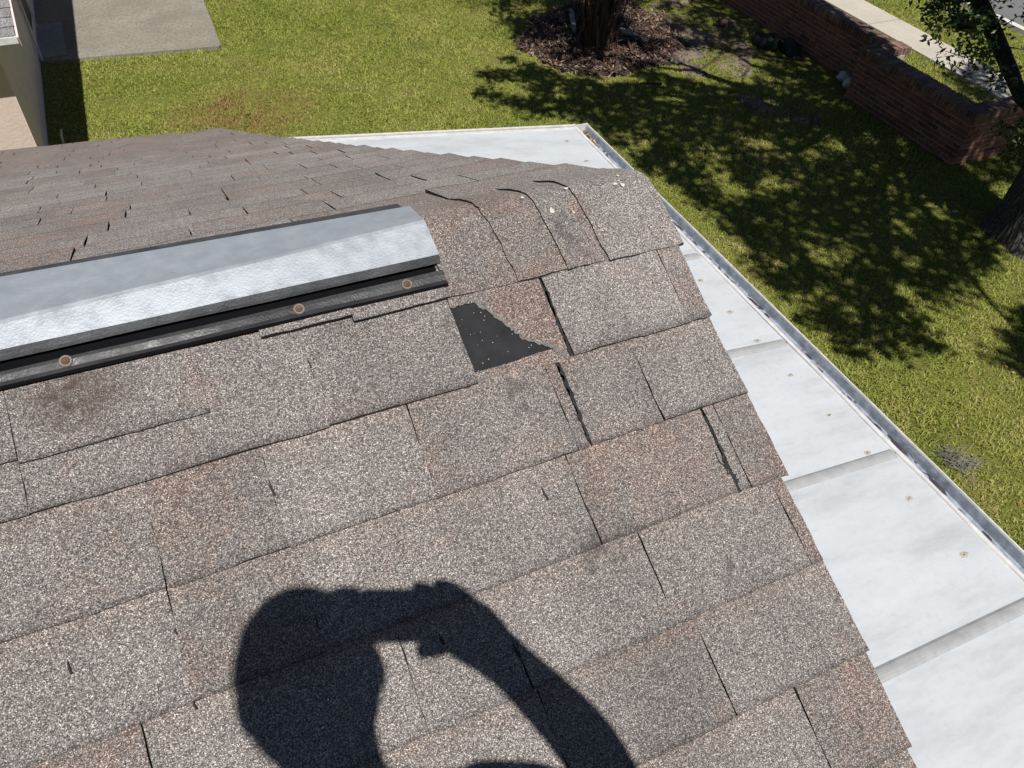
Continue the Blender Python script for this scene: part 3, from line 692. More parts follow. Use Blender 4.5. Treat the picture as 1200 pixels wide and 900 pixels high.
go = extr_y('gutter_face', [(GX+.124, Z0-.012), (GX+.127, Z0-.001), (GX+.131, Z0+.001), (GX+.136, Z0-.002), (GX+.136, Z0-.03), (GX+.115, Z0-.075), (GX+.03, Z0-.078)], -3.26, 3.89, M['white_trim'], .0009, 60); to_gut(go)
mb = MB(); mb.box((GX+.025, 3.885, Z0-.076), (GX+.138, 3.893, Z0+.001)); to_gut(mb.build('end_cap', M['white_trim'], PATIO))
mb = MB()
for k in range(240):                                                    # grime and debris lying in the trough
    y = random.uniform(-3.2, 3.86); x = GX + random.uniform(.036, .110); r = random.uniform(.004, .014)*(1 if random.random() < .85 else 1.9); z = Z0-.0595
    a0 = random.uniform(0, 3); st = random.uniform(1.2, 3.2)
    ring = [(max(GX+.032, min(GX+.112, x+r*.7*math.cos(a0+i*1.05))), y+r*st*math.sin(a0+i*1.05), z) for i in range(6)]
    mb.add(ring+[(x, y, z+r*.35)], [(i, (i+1) % 6, 6) for i in range(6)])
o = to_gut(mb.build('gutter_grime', M['sludge'], PATIO)); o['kind'] = 'stuff'
mb = MB()
for k in range(26):                                                     # brown leaves caught in the corner
    x = GX+random.uniform(.035, .10); y = random.uniform(3.66, 3.87); z = Z0-.05+random.uniform(0, .02); a = random.uniform(0, 6.3); r = random.uniform(.012, .03)
    d = Vector((math.cos(a), math.sin(a), random.uniform(-.3, .5)))*r; e = Vector((-math.sin(a), math.cos(a), random.uniform(-.4, .4)))*r*.4; c = Vector((x, y, z))
    mb.add([c-d, c+e, c+d, c-e], [(0, 1, 2, 3)])
o = to_gut(mb.build('leaf_clump', M['litter'], PATIO)); o['kind'] = 'stuff'
# end trim along the far edge of the cover, with the dirty line beside it
mb = MB()
for i in range(20):
    a = -.44+(GX+.464)*i/20; b = -.44+(GX+.464)*(i+1)/20
    for (y0, y1, h) in ((3.842, 3.858, .006), (3.872, 3.893, .012)):
        mb.add([(a, y0, pz(a)-.08), (a, y0, pz(a)+h), (a, y1, pz(a)+h), (a, y1, pz(a)-.08), (b, y0, pz(b)-.08), (b, y0, pz(b)+h), (b, y1, pz(b)+h), (b, y1, pz(b)-.08)], [(1, 5, 6, 2), (0, 4, 5, 1), (2, 6, 7, 3)])
mb.build('end_trim', M['white_trim'], PATIO)
mb = MB(); mb.add([(-.44, 3.856, pz(-.44)-.01), (GX, 3.856, pz(GX)-.01), (GX, 3.874, pz(GX)-.01), (-.44, 3.874, pz(-.44)-.01)], [(0, 1, 2, 3)]); mb.build('trim_groove', M['sludge'], PATIO)
ym = [1.83, 1.51, 1.24, .94, .62, .34, .04, -.30, -.61, 2.13, 2.43, 2.73, 3.03, 3.34, 3.65, -.9, -1.2]
scr = None
for y in ym:
    x = 2.055+random.uniform(-.006, .012)
    mb = MB(); k = 8; n = Vector((.127, 0, 1)).normalized(); st = random.uniform(.8, 1.5)
    ring = lambda r, h, sx=1: [Vector((x+r*sx*math.cos(2*math.pi*i/k)+.020*nz(i, y*3, 3), y+r*math.sin(2*math.pi*i/k), pz(x)+h)) for i in range(k)]
    mb.add(ring(.0105*st, .0024, 1.7)+[Vector((x, y, pz(x)+.0032))], [(i, (i+1) % k, k) for i in range(k)], 1)
    mb.add(ring(.0026, .0025)+ring(.0020, .0060), [(i, (i+1) % k, k+(i+1) % k, k+i) for i in range(k)]+[tuple(k+i for i in range(k))], 0)
    mb.build('screw', [M['rust'], plain_stain if 'plain_stain' in globals() else globals().setdefault('plain_stain', plain('tan_debris', (.42, .38, .33), .9, var=.4, scale=90, bmp=.4, bscale=200))], PATIO)
for y in (3.78, .9, -1.4):
    mb = MB(); mb.box((2.10, y-.04, ZG), (2.18, y+.04, pz(2.18)-.08)); mb.build('post', M['white_trim'], PATIO)
mb = MB(); mb.box((2.09, -3.2, pz(2.1)-.22), (2.19, 3.83, pz(2.19)-.077)); mb.build('beam', M['white_trim'], PATIO)

# ================================================================== STUCCO OUTBUILDING (upper left)
OUT = thing('outbuilding', 'small stucco outbuilding with grey shingle roof behind the lawn edge', 'building', (-4, 10, ZG))
WX = -2.095; WY = 8.27
mb = MB(); mb.box((-9, WY, ZG), (WX, 20, -2.75)); mb.add([(WX-.001, WY, -2.75), (WX-.001, 20, -2.75), (WX-.001, 14, -1.0)], [(0, 1, 2)]); mb.build('wall', M['stucco'], OUT)
mb = MB(); mb.box((WX-.02, WY+.001, ZG), (WX+.009, WY+.16, -2.76)); mb.box((WX, WY+.16, ZG), (WX+.010, 20, ZG+.22)); mb.build('corner_trim', M['stucco_grey'], OUT)
mb = MB(); mb.box((WX+.001, WY+.165, ZG+.225), (WX+.0075, 11.55, -2.76)); mb.build('side_wall_render', M['stucco_grey'], OUT)
mb = MB(); mb.box((WX+.0015, 11.9, ZG+.05), (WX+.006, 12.8, -2.78)); d_ = mb.build('dark_wall_panel', M['dark'], OUT)  # flat near-black panel on the side wall
mb = MB(); mb.box((WX, 11.83, ZG+.05), (WX+.03, 11.9, -2.77)); mb.box((WX, 12.8, ZG+.05), (WX+.03, 12.87, -2.77)); mb.build('panel_frame', M['white_trim'], OUT)
mb = MB(); mb.tube([(WX+.05, 11.6, ZG), (WX+.05, 11.6, -2.8)], .018, 8); mb.build('conduit', M['white_trim'], OUT)
OE, OZ, OR = 7.92, -2.715, -1.82; OS = math.radians(17)
def out_p(x, s, n): return Vector((x, OE + s*math.cos(OS) - n*math.sin(OS), OZ + s*math.sin(OS) + n*math.cos(OS)))
mb = MB()
mb.add([out_p(-9, 0, 0), out_p(OR, 0, 0), out_p(OR, 6.3, 0), out_p(-9, 6.3, 0)] + [out_p(-9, 0, -.03), out_p(OR, 0, -.03), out_p(OR, 6.3, -.03), out_p(-9, 6.3, -.03)], [(0, 1, 2, 3), (7, 6, 5, 4), (1, 5, 6, 2), (0, 4, 5, 1)])
mb.build('roof_deck', M['asphalt'], OUT)
mb = MB(); mb.box((-9, OE-.014, OZ-.055), (OR+.006, OE-.001, OZ+.006)); mb.box((-9, OE-.0005, OZ+.0045), (OR, OE+.022, OZ+.0105)); mb.build('drip_edge', M['white_trim'], OUT)
mb = MB(); mb.prism([out_p(OR+.002, .0, -.001), out_p(OR+.002, 6.3, -.001), out_p(OR+.002, 6.3, -.15), out_p(OR+.002, .0, -.10)], (.02, 0, 0)); mb.build('rake_board', M['stucco_grey'], OUT)
mb = MB(); mb.add([out_p(-9, .02, -.06), out_p(OR, .02, -.06), out_p(OR, 6.2, -.06), out_p(-9, 6.2, -.06)], [(3, 2, 1, 0)]); mb.build('soffit', M['stucco_grey'], OUT)
ms = [M['gran_grey'], M['asphalt']]
flip = lambda x, s, n: out_p(x, -s, n)
for k in range(24):
    x = OR - (k % 2)*.15
    if k % 2: add_tab('shingle', flip, OR-.148, OR+.004, -.15-.143*k, -.007-.143*k, nx=2, ns=2, parent=OUT, mats=ms, seed=k)
    while x > -3.6:
        add_tab('shingle', flip, x-.302, x-.003, -.15-.143*k, -.007-.143*k, nx=3, ns=2, parent=OUT, mats=ms, seed=k*2+x); x -= .305
    while x > -9: accum(flip, x-.302, x-.003, -.15-.143*k, -.007-.143*k, nx=2, ns=1, seed=k*2+x); x -= .305
stuff_part('shingle_field', OUT, ms)
mb = MB(); mb.tube([(-1.915, 9.12, ZG), (-1.905, 9.12, ZG+.12), (-1.88, 9.13, ZG+.2)], [.014, .014, .011], 8)
tag(mb.build('white_pipe_stub', M['pole_white']), 'thin white pipe stub in the shaded grass by the outbuilding wall', 'pipe')

# ================================================================== BRICK WALL
WALL = thing('brick_wall', 'stepped red brick garden wall with rowlock coping between lawn and sidewalk', 'wall', (9, 7, ZG))
ZT = -3.852                                                            # underside of the coping
mb = MB()
mb.box((8.8005, 4.8205, ZG-.05), (9.03, 6.82, ZT)); mb.box((9.03, 4.8205, ZG-.05), (11.02, 5.03, ZT)); mb.box((8.8005, 6.82, ZG-.05), (9.2725, 6.93, ZT)); mb.box((9.2725, 6.70, ZG-.05), (9.46, 13.55, ZT)); mb.box((9.03, 6.705, ZG-.05), (9.2725, 6.819, ZT))
mb.build('mortar_core', M['mortar'], WALL)
BL, BH, JT_ = .200, .0572, .0105
def brick_mesh(sz):
    b = MB(); b.box((-sz[0]/2, -sz[1]/2, -sz[2]/2), (sz[0]/2, sz[1]/2, sz[2]/2)); return b
def bm_(sz, m, nm): b = brick_mesh(sz); return mesh_of(nm, b.v, b.f, b.m, m)
variants = []
for q in range(4):
    b = brick_mesh((BL, .05, BH)); b.v = [(x+random.uniform(-.003, .003), y+random.uniform(-.002, .002), z+random.uniform(-.0025, .0025)) for x, y, z in b.v]; variants.append(mesh_of('brick', b.v, b.f, b.m, M['brick_red']))
cand = []
courses = int((ZT-ZG)/(BH+JT_)) + 1
def face(run0, run1, fixed, axis, front):
    for c in range(courses):
        z = ZT - .006 - BH/2 - c*(BH+JT_)
        a = run0; half = c % 2
        while a + .05 <= run1:
            w = (BL-JT_)/2 if half else min(BL, run1-a)
            half = 0; m_ = a + w/2
            p = Vector((fixed, m_, z)) if axis == 'y' else Vector((m_, fixed, z))
            cand.append((p, axis, front, w/BL)); a += w+JT_
face(4.822, 6.93, 8.822, 'y', 1); face(8.799, 11.03, 4.842, 'x', 1); face(6.95, 13.56, 9.294, 'y', 1); face(8.85, 9.3, 6.92, 'x', -1)
cand.sort(key=lambda q: ((q[0]-CAM).length + (5 if q[2] < 0 else 0) + (4 if q[0].x > 10.6 else 0)))
wl = wloc(WALL); rest = MB()
for i, (p, ax, fr, sc_) in enumerate(cand):
    rz = (math.pi/2 if ax == 'y' else 0) + random.uniform(-.012, .012); pr = random.uniform(-.001, .006)
    p = p + (Vector((-pr, 0, 0)) if ax == 'y' else Vector((0, -pr*fr, 0)))
    if i < 300:
        o = bpy.data.objects.new('brick', random.choice(variants)); COL.objects.link(o); o.parent = WALL; o.location = p-wl; o.rotation_euler = (random.uniform(-.01, .01), 0, rz); o.scale = (sc_, 1, 1)
    else:
        r = Matrix.Rotation(rz, 3, 'Z'); b = brick_mesh((BL*sc_, .05, BH)); rest.add([r @ Vector(v) + p for v in b.v], b.f)
rest.build('brick_field', M['brick_red'], WALL)['kind'] = 'stuff'
cvar = []
for q in range(4):
    b = brick_mesh((.058, .275, .102)); b.v = [(x+random.uniform(-.003, .003), y+random.uniform(-.008, .008), z+random.uniform(-.004, .004)) for x, y, z in b.v]; cvar.append(mesh_of('coping_brick', b.v, b.f, b.m, M['coping']))
def coping(p0, p1, wide):
    p0, p1 = Vector(p0), Vector(p1); d = (p1-p0); n = int(d.length/.067); ang = math.atan2(d.y, d.x)
    for i in range(n):
        p = p0 + d*((i+.5)/n); o = bpy.data.objects.new('coping_brick', random.choice(cvar)); COL.objects.link(o); o.parent = WALL
        o.location = p + Vector((random.uniform(-.004, .004), random.uniform(-.004, .004), random.uniform(-.005, .005))) - wl; o.rotation_euler = (0, 0, ang + random.uniform(-.03, .03)); o.scale = (1, wide/.275, 1)
zc = ZT+.052
coping((8.925, 4.80, zc), (8.925, 6.96, zc), .275); coping((9.08, 4.935, zc), (11.05, 4.935, zc), .25); coping((9.08, 6.83, zc), (9.55, 6.83, zc), .24); coping((9.36, 6.96, zc), (9.36, 13.6, zc), .24)
mb = MB(); mb.box((8.80, 4.83, ZT), (9.05, 6.94, ZT+.085)); mb.box((9.05, 4.825, ZT), (11.0, 5.045, ZT+.085)); mb.box((9.05, 6.725, ZT), (9.55, 6.935, ZT+.0849)); mb.box((9.255, 6.935, ZT), (9.465, 13.5, ZT+.0851)); mb.build('coping_mortar', M['mortar'], WALL)

# ================================================================== SHADE MASK, TREE AND PALM
P1 = [(3.63, 9.17), (4.38, 9.76), (4.92, 9.05), (6.17, 8.34), (7.64, 7.72), (8.87, 8.54), (8.72, 6.92), (8.08, 5.92), (8.56, 4.79), (8.62, 4.12), (7.57, 2.99), (6.97, 2.88), (6.32, 2.51), (6.03, 2.84), (5.77, 2.16), (4.84, 2.33), (4.73, 2.7), (4.84, 3.69), (5.07, 4.81), (4.94, 5.54), (4.74, 6.03), (4.71, 7.32), (4.02, 8.07), (3.56, 8.54)]
P2 = [(5.2, 11.93), (9.03, 10.87), (9.3, 9.69), (8.5, 8.48), (7.34, 9.3), (6.5, 8.3), (6.09, 8.22), (5.22, 8.51), (5.14, 9.78), (4.82, 10.39)]
P3 = [(6.8, 2.48), (9.16, 3.2), (8.6, 1.0), (6.6, 1.2), (6.27, 1.83)]
P5 = [(8.45, 4.3), (11.6, 4.2), (11.6, 5.0), (9.5, 5.2), (9.35, 6.9), (9.6, 11.2), (8.6, 11.2), (8.7, 7.2), (8.3, 6)]
P6 = [(10.8, 6.9), (11.9, 7.2), (11.6, 6.2), (10.9, 6.0)]
TREE = thing('oak_tree', 'large grey barked oak on the lawn at the right edge of the photo', 'tree', (8.27, 3.2, ZG))
TB = Vector((8.36, 3.22, ZG))
# trunk: fluted, flared foot with root buttresses
mb = MB(); rings = 15; seg = 26
for j in range(rings):
    h = [0, .05, .12, .22, .35, .5, .7, .95, 1.25, 1.6, 2.0, 2.5, 3.1, 3.8, 4.6][j]; c = TB + Vector((-.04*h+.03*h*h, .07*h+.01*h*h, h-.08))
    for i in range(seg):
        a = 2*math.pi*i/seg
        fl = .085*math.exp(-h/.22)*(1+.8*math.cos(5*a+.6)+.4*math.cos(3*a)) ; r = .40 - .045*h + fl + .022*nz(i*1.3, h*2, 4) + .014*math.sin(9*a+h)
        mb.v.append(c + Vector((math.cos(a), math.sin(a), 0))*r)
for j in range(rings-1):
    for i in range(seg): mb.f.append((j*seg+i, j*seg+(i+1) % seg, (j+1)*seg+(i+1) % seg, (j+1)*seg+i)); mb.m.append(0)
mb.build('trunk', M['bark'], TREE, True)
def bent(a, b, n=8, amp=.12, seed=0):
    a, b = Vector(a), Vector(b); out = []
    for i in range(n+1):
        u = i/n; p = a.lerp(b, u); k = math.sin(math.pi*u)*amp*(b-a).length
        out.append(p + Vector((nz(u*3+seed, 1, 2), nz(u*3+seed, 5, 2), nz(u*3+seed, 9, 2)))*k*2)
    return out
# low limb that crosses in front of the sidewalk
low = [(8.30, 3.50, -3.25), (8.06, 3.62, -3.08), (7.888, 3.874, -2.95), (8.057, 4.203, -2.86), (8.205, 4.588, -2.72), (8.366, 4.98, -2.6), (8.561, 5.372, -2.5), (8.864, 5.956, -2.35), (9.1, 6.7, -1.8), (9.3, 7.6, -.9)]
mb = MB(); mb.tube(low, [.13, .09, .068, .074, .084, .090, .088, .080, .065, .04], 14, wob=.07); mb.build('limb', M['bark_dark'], TREE, True)
TWIG = MB(); LEAF = []
def leaf(p, size=.06, d=None, wd=.42):
    if d is None: d = Vector((random.gauss(0, 1), random.gauss(0, 1), random.gauss(0, .8))).normalized()
    u = Vector((random.gauss(0, 1), random.gauss(0, 1), random.gauss(0, 1))); e = d.cross(u)
    if e.length < .01: return
    e.normalize(); nn = d.cross(e); s = size*random.uniform(.75, 1.25)
    LEAF.append((p, p+d*s*.5+e*s*wd*.5+nn*s*.06, p+d*s, p+d*s*.5-e*s*wd*.5+nn*s*.06))
def spray(a, b, n, size=.065, sub=.16):
    """a twig from a to b with leaves on short side shoots"""
    pts = bent(a, b, 5, .15, random.random()*50); TWIG.tube(pts, [.009, .008, .006, .005, .004, .003], 5)
    for k in range(n):
        u = random.random()**.7; i = min(int(u*5), 4); p = pts[i].lerp(pts[i+1], u*5-i)
        q = p + Vector((random.gauss(0, 1), random.gauss(0, 1), random.gauss(-.3, .8)))*sub*.5
        for z in range(3): leaf(q + Vector((random.gauss(0, .012), random.gauss(0, .012), random.gauss(0, .012))), size)
LP = [Vector(p) for p in low]
for k_, b, n in ((5, (7.28, 4.76, -2.55), 62), (5, (7.38, 5.01, -2.5), 62), (4, (7.22, 4.53, -2.62), 44), (4, (7.25, 4.36, -2.68), 30), (4, (7.73, 4.59, -2.66), 26), (5, (7.73, 4.98, -2.48), 80), (6, (7.73, 5.25, -2.42), 70), (5, (7.71, 4.79, -2.55), 60), (6, (7.55, 5.27, -2.4), 60), (6, (8.07, 5.45, -2.4), 60), (5, (7.9, 4.9, -2.5), 60),
   (3, (7.5, 4.14, -2.85), 15), (3, (7.22, 3.98, -2.85), 15), (3, (7.71, 4.24, -2.8), 10), (4, (8.45, 4.42, -2.72), 12), (3, (8.5, 4.25, -2.85), 12), (6, (8.95, 5.05, -2.4), 16), (5, (8.75, 4.7, -2.45), 14)): spray(LP[k_], b, n, .072, .15)
for k in range(12): spray((8.15, 3.55, -3.15-.04*k), (7.82+random.uniform(-.12, .2), 3.62+random.uniform(-.15, .25), -3.1+random.uniform(-.35, .12)), 11, .10)
mb = MB(); V = [q for l in LEAF for q in l]; F = [(4*i, 4*i+1, 4*i+2, 4*i+3) for i in range(len(LEAF))]
mb.add(V, F); mb.build('foliage', M['leaf'], TREE)['kind'] = 'stuff'
# high crown: leaf clusters on boughs, dense over the shaded lawn, open where the sun comes through
boughs = MB(); crown_pts = []
gxs, gys = np.meshgrid(np.arange(3.2, 12.2, .155), np.arange(.6, 12.4, .155)); gxs = gxs.ravel()+RNG.uniform(-.07, .07, gxs.size); gys = gys.ravel()+RNG.uniform(-.07, .07, gys.size)
wx = gxs + .35*(fbm(gxs*1.5, gys*1.5, 21)-.5); wy = gys + .35*(fbm(gxs*1.5+7, gys*1.5, 22)-.5)
inside = inpoly(wx, wy, P1) | inpoly(wx, wy, P2) | inpoly(wx, wy, P3) | inpoly(wx, wy, P5) | inpoly(wx, wy, P6)
holes = fbm(gxs*2.1, gys*2.1, 31, 3); fine = vnoise(gxs*4.2, gys*4.2, 41)
lim = np.where(gys > 8.3, .56, .665); lim = np.where(inpoly(gxs, gys, P5), .72, lim); WALLSHADE = inpoly(gxs, gys, [(8.75, 4.35), (11.6, 4.35), (11.6, 5.35), (8.75, 5.35)]); inside |= WALLSHADE; lim = np.where(WALLSHADE, .86, lim); ok = inside & (holes < lim) & (fine < .95)
gxs, gys = gxs[ok], gys[ok]; hts = 5.2 + 3.4*fbm(gxs*.45, gys*.45, 51) + RNG.uniform(-.5, .5, len(gxs))
tt = hts/(-SUN_DIR.z)
CX = gxs - SUN_DIR.x*tt; CY = gys - SUN_DIR.y*tt; CZ = ZG + hts
nper = 30
n = len(CX)*nper
c = np.repeat(np.stack([CX, CY, CZ], 1), nper, 0) + RNG.normal(0, 1, (n, 3))*np.array([.085, .085, .13])
d = RNG.normal(0, 1, (n, 3)); d /= np.linalg.norm(d, axis=1, keepdims=True); e = np.cross(d, RNG.normal(0, 1, (n, 3))); e /= np.linalg.norm(e, axis=1, keepdims=True)
s = RNG.uniform(.08, .14, (n, 1)); V = np.stack([c-d*s*.6, c+e*s*.32, c+d*s*.6, c-e*s*.32], 1).reshape(-1, 3); F = np.arange(4*n).reshape(-1, 4)
o = link('crown', fast_mesh('crown', V - np.array(wloc(TREE)), F, M['leaf']), TREE); o['kind'] = 'stuff'
# boughs from the trunk to the crown
top0 = TB + Vector((.14, .52, 4.45))
nb = 26; idx = RNG.choice(len(CX), nb, replace=False)
mb = MB()
for k in idx:
    a = top0 + Vector((0, 0, random.uniform(-.8, .1))); b = Vector((CX[k], CY[k], CZ[k])); r0 = random.uniform(.05, .11)
    pts = bent(a, b, 8, .10, float(k)); mb.tube(pts, [r0*(1-.82*i/8) for i in range(9)], 7)
    for q in range(4):
        u = random.randint(3, 7); jn = np.argsort((CX-pts[u].x)**2+(CY-pts[u].y)**2+(CZ-pts[u].z)**2)[random.randint(5, 60)]
        mb.tube(bent(pts[u], (CX[jn], CY[jn], CZ[jn]), 4, .12, q+.3), [.022, .018, .013, .009, .005], 5)
mb.build('bough', M['bark_dark'], TREE, True)
TWIG.build('twig', M['bark_dark'], TREE)

# palm with a skirt of dead fibre, in the mulch bed
PALM = thing('palm_tree', 'shaggy palm trunk skirted with brown dead fronds in the mulch bed', 'palm', (5.95, 9.6, ZG))
PB = Vector((5.95, 9.6, ZG)); mb = MB(); mb.tube([PB+Vector((.01*i, .0, -.05+i*.35)) for i in range(13)], [.20, .17, .15, .15, .155, .155, .155, .15, .15, .15, .15, .15, .13], 14, wob=.12); mb.build('trunk', M['palm_trunk'], PALM)
def strip_mb(mb, pts, w0, w1, side):
    k = len(pts)
    for i, p in enumerate(pts):
        w = w0+(w1-w0)*i/(k-1); mb.v += [tuple(p-side*w), tuple(p+side*w)]
    o = len(mb.v)-2*k
    for i in range(k-1): mb.f.append((o+2*i, o+2*i+1, o+2*i+3, o+2*i+2)); mb.m.append(0)
for k in range(120):
    a = random.uniform(0, 6.283); z1 = random.uniform(.35, 1.9); r1 = .17 + .20*min(z1, 1.2) + random.uniform(0, .12); z0 = max(.02, z1-random.uniform(.4, 1.2)); r0 = .17+random.uniform(0, .08) + (.15 if random.random() < .12 else 0)
    dr = Vector((math.cos(a), math.sin(a), 0)); sd = Vector((-math.sin(a), math.cos(a), 0)); b_ = random.uniform(-.1, .1)
    pts = [PB + dr*(r0+(r1-r0)*u) + sd*b_*u + Vector((0, 0, z0+(z1-z0)*u+.05*math.sin(u*3))) for u in (0, .3, .6, 1)]
    m1 = MB(); strip_mb(m1, pts, random.uniform(.006, .016), random.uniform(.012, .03), sd); m1.build('dead_boot', M['dead_frond'], PALM)
for k in range(18):
    a = k*2.4; m1 = MB(); base = PB + Vector((0, 0, 4.3)); dr = Vector((math.cos(a), math.sin(a), 0)); sd = Vector((-math.sin(a), math.cos(a), 0)); el = random.uniform(.35, 1.2)
    spine = [base + dr*(2.1*u)*math.cos(el*.6) + Vector((0, 0, 1.7*u*math.sin(el) - 1.1*u*u)) for u in np.linspace(0, 1, 9)]
    m1.tube(spine, [.018-.0017*i for i in range(9)], 5)
    for i in range(1, 9):
        for sg in (-1, 1):
            for q in range(3):
                p = spine[i-1].lerp(spine[i], q/3); t_ = p + sd*sg*.42*(1-.5*i/9) + dr*.22 + Vector((0, 0, -.16)); w = dr*.016
                m1.add([p-w, p+w, t_], [(0, 1, 2)])
    m1.build('frond', M['frond'], PALM)

# ================================================================== LAWN COVER
def scatter(n, x0, x1, y0, y1): return RNG.uniform(x0, x1, n), RNG.uniform(y0, y1, n)
def blades(x, y, hmin, hmax, w, lean=1.35):
    n = len(x); z = np.full(n, ZG-.004); a = RNG.uniform(0, 6.283, n); h = RNG.uniform(hmin, hmax, n)*(.55+.95*fbm(x*2.2, y*2.2, 93)); la = RNG.uniform(0, 6.283, n); lm = RNG.uniform(.5, lean, n)*h
    dx, dy = np.cos(a)*w/2, np.sin(a)*w/2; b1 = np.stack([x-dx, y-dy, z], 1); b2 = np.stack([x+dx, y+dy, z], 1)
    m1 = np.stack([x+np.cos(la)*lm*.35-dx*.8, y+np.sin(la)*lm*.35-dy*.8, z+h*.58], 1); m2 = m1 + np.stack([dx*1.6, dy*1.6, 0*dx], 1); tp = np.stack([x+np.cos(la)*lm, y+np.sin(la)*lm, z+h*.72], 1)
    V = np.stack([b1, b2, m2, tp, m1], 1).reshape(-1, 3); i = np.arange(n)[:, None]*5; F = np.concatenate([i+np.array([[0, 1, 2, 4]]), i+np.array([[4, 2, 3, 3]])], 0)
    Q = i+np.array([[0, 1, 2, 4]]); T = i+np.array([[4, 2, 3]])
    return V, Q, T
areas = [(-2.08, 8.75, 4.3, 14.3, 300000), (2.4, 8.75, -1.2, 4.3, 150000), (8.75, 11.4, 1.0, 4.8, 30000), (9.05, 11.15, 5.05, 9.2, 12000), (9.5, 11.15, 9.2, 14, 5000), (11.95, 13.7, 5.2, 13, 22000)]
Vs, Qs, Ts = [], [], []; off = 0
for (x0, x1, y0, y1, n) in areas:
    x, y = scatter(n, x0, x1, y0, y1)
    keep = ~((x < .46) & (y > 11.32 - (x-.4)*.09))
    jx = x + RNG.normal(0, .13, n); jy = y + RNG.normal(0, .13, n)
    for Pq in (BED, DIRT_A, DIRT_B):
        if Pq is BED: keep &= ~(inpoly(jx, jy, Pq) & (RNG.uniform(0, 1, n) < .97))
        else:
            wob = .55*(fbm(x*2.3, y*2.3, 71)-.5); keep &= ~(inpoly(x+wob+RNG.normal(0, .22, n), y-wob+RNG.normal(0, .22, n), Pq) & (RNG.uniform(0, 1, n) < .72))
    bald = fbm(x*1.2, y*1.2, 61); keep &= ~((bald > .64) & (x > 5) & (RNG.uniform(0, 1, n) < .6))
    keep &= ~((x > 8.79) & (x < 9.46) & (y < 40) & (y > 6.72)) & ~((x > 8.79) & (x < 9.05) & (y > 4.8) & (y < 6.95))
    keep &= ((x-TB.x)**2+(y-TB.y)**2 > .42**2)
    cl = fbm(x*3.4, y*3.4, 91); keep &= (cl < .62) | (RNG.uniform(0, 1, n) < .6)
    x, y = x[keep], y[keep]; far = np.hypot(x-CAM.x, y-CAM.y)
    V, Q, T = blades(x, y, .022, .052, .0085+.0003*far.mean()); Vs.append(V); Qs.append(Q+off); Ts.append(T+off); off += len(V)
V = np.concatenate(Vs); Q = np.concatenate(Qs); T = np.concatenate(Ts)
me = bpy.data.meshes.new('grass'); me.vertices.add(len(V)); me.vertices.foreach_set('co', V.astype(np.float32).ravel())
me.loops.add(Q.size+T.size); me.loops.foreach_set('vertex_index', np.concatenate([Q.ravel(), T.ravel()]).astype(np.int32))
me.polygons.add(len(Q)+len(T)); me.polygons.foreach_set('loop_start', np.concatenate([np.arange(len(Q))*4, Q.size+np.arange(len(T))*3]).astype(np.int32))
me.materials.append(M['blade']); me.update(calc_edges=True); me.validate()
tag(link('grass', me), 'short yellow green lawn grass with thin patches', 'grass', kind='stuff')

def chips(name, x, y, z, smin, smax, m, asp=.45, tilt=.35):
    n = len(x); a = RNG.uniform(0, 6.283, n); s = RNG.uniform(smin, smax, n); c = np.stack([x, y, z], 1)
    d = np.stack([np.cos(a), np.sin(a), RNG.normal(0, tilt, n)], 1)*s[:, None]; e = np.stack([-np.sin(a), np.cos(a), RNG.normal(0, tilt, n)], 1)*(s*asp)[:, None]
    V = np.stack([c-d, c-e, c+d, c+e], 1).reshape(-1, 3); return link(name, fast_mesh(name, V, np.arange(4*n).reshape(-1, 4), m))
x1, y1 = scatter(1900, 3.0, 8.7, -1.0, 7.5); x2, y2 = scatter(260, -1.8, 6, 4.3, 11.2); x3, y3 = scatter(500, 7.0, 9.2, 5.5, 11)
x = np.concatenate([x1, x2, x3]); y = np.concatenate([y1, y2, y3])
tag(chips('fallen_leaves', x, y, ZG+RNG.uniform(.02, .055, len(x)), .008, .024, M['litter']), 'small dry brown leaves scattered over the lawn', 'leaves', kind='stuff')
x, y = scatter(16000, 4.4, 8.0, 8.3, 11.8); k = inpoly(x+RNG.normal(0, .06, len(x)), y+RNG.normal(0, .06, len(x)), BED); x, y = x[k], y[k]
tag(chips('mulch', x, y, ZG+.045+RNG.uniform(0, .05, len(x)), .012, .050, M['mulch'], .3, .45), 'dark brown mulch and frond scraps round the palm', 'mulch', kind='stuff')
x, y = scatter(5200, 6.4, 9.2, 6.0, 11.2); k = inpoly(x, y, DIRT_A) | inpoly(x, y, DIRT_B); x, y = x[k], y[k]
tag(chips('twig_litter', x, y, ZG+.045+RNG.uniform(0, .02, len(x)), .008, .045, M['mulch'], .18, .2), 'twigs and bark scraps lying on the bare soil', 'litter', kind='stuff')

# ---- individual bits on the ground
def tz(x, y): return ZG+.06
def plank(name, a, b, w, h, m, label, cat):
    a, b = Vector(a), Vector(b); d = (b-a).normalized(); sd = d.cross(Vector((0, 0, 1))).normalized()*w/2; up = Vector((0, 0, h)); mb = MB(); k = 6
    for i in range(k+1):
        p = a.lerp(b, i/k) + Vector((0, 0, .012*nz(i*1.1, a.x*3, 2))); ww = 1+.3*nz(i*.9, a.y*5, 3) - (.45 if i in (0, k) else 0)
        mb.v += [tuple(p-sd*ww), tuple(p+sd*ww), tuple(p+sd*ww*.85+up), tuple(p-sd*ww*.85+up)]
    for i in range(k):
        for j in range(4): mb.f.append((i*4+j, i*4+(j+1) % 4, (i+1)*4+(j+1) % 4, (i+1)*4+j)); mb.m.append(0)
    mb.f += [(3, 2, 1, 0), (k*4, k*4+1, k*4+2, k*4+3)]; mb.m += [0, 0]
    return tag(mb.build(name, m), label, cat)
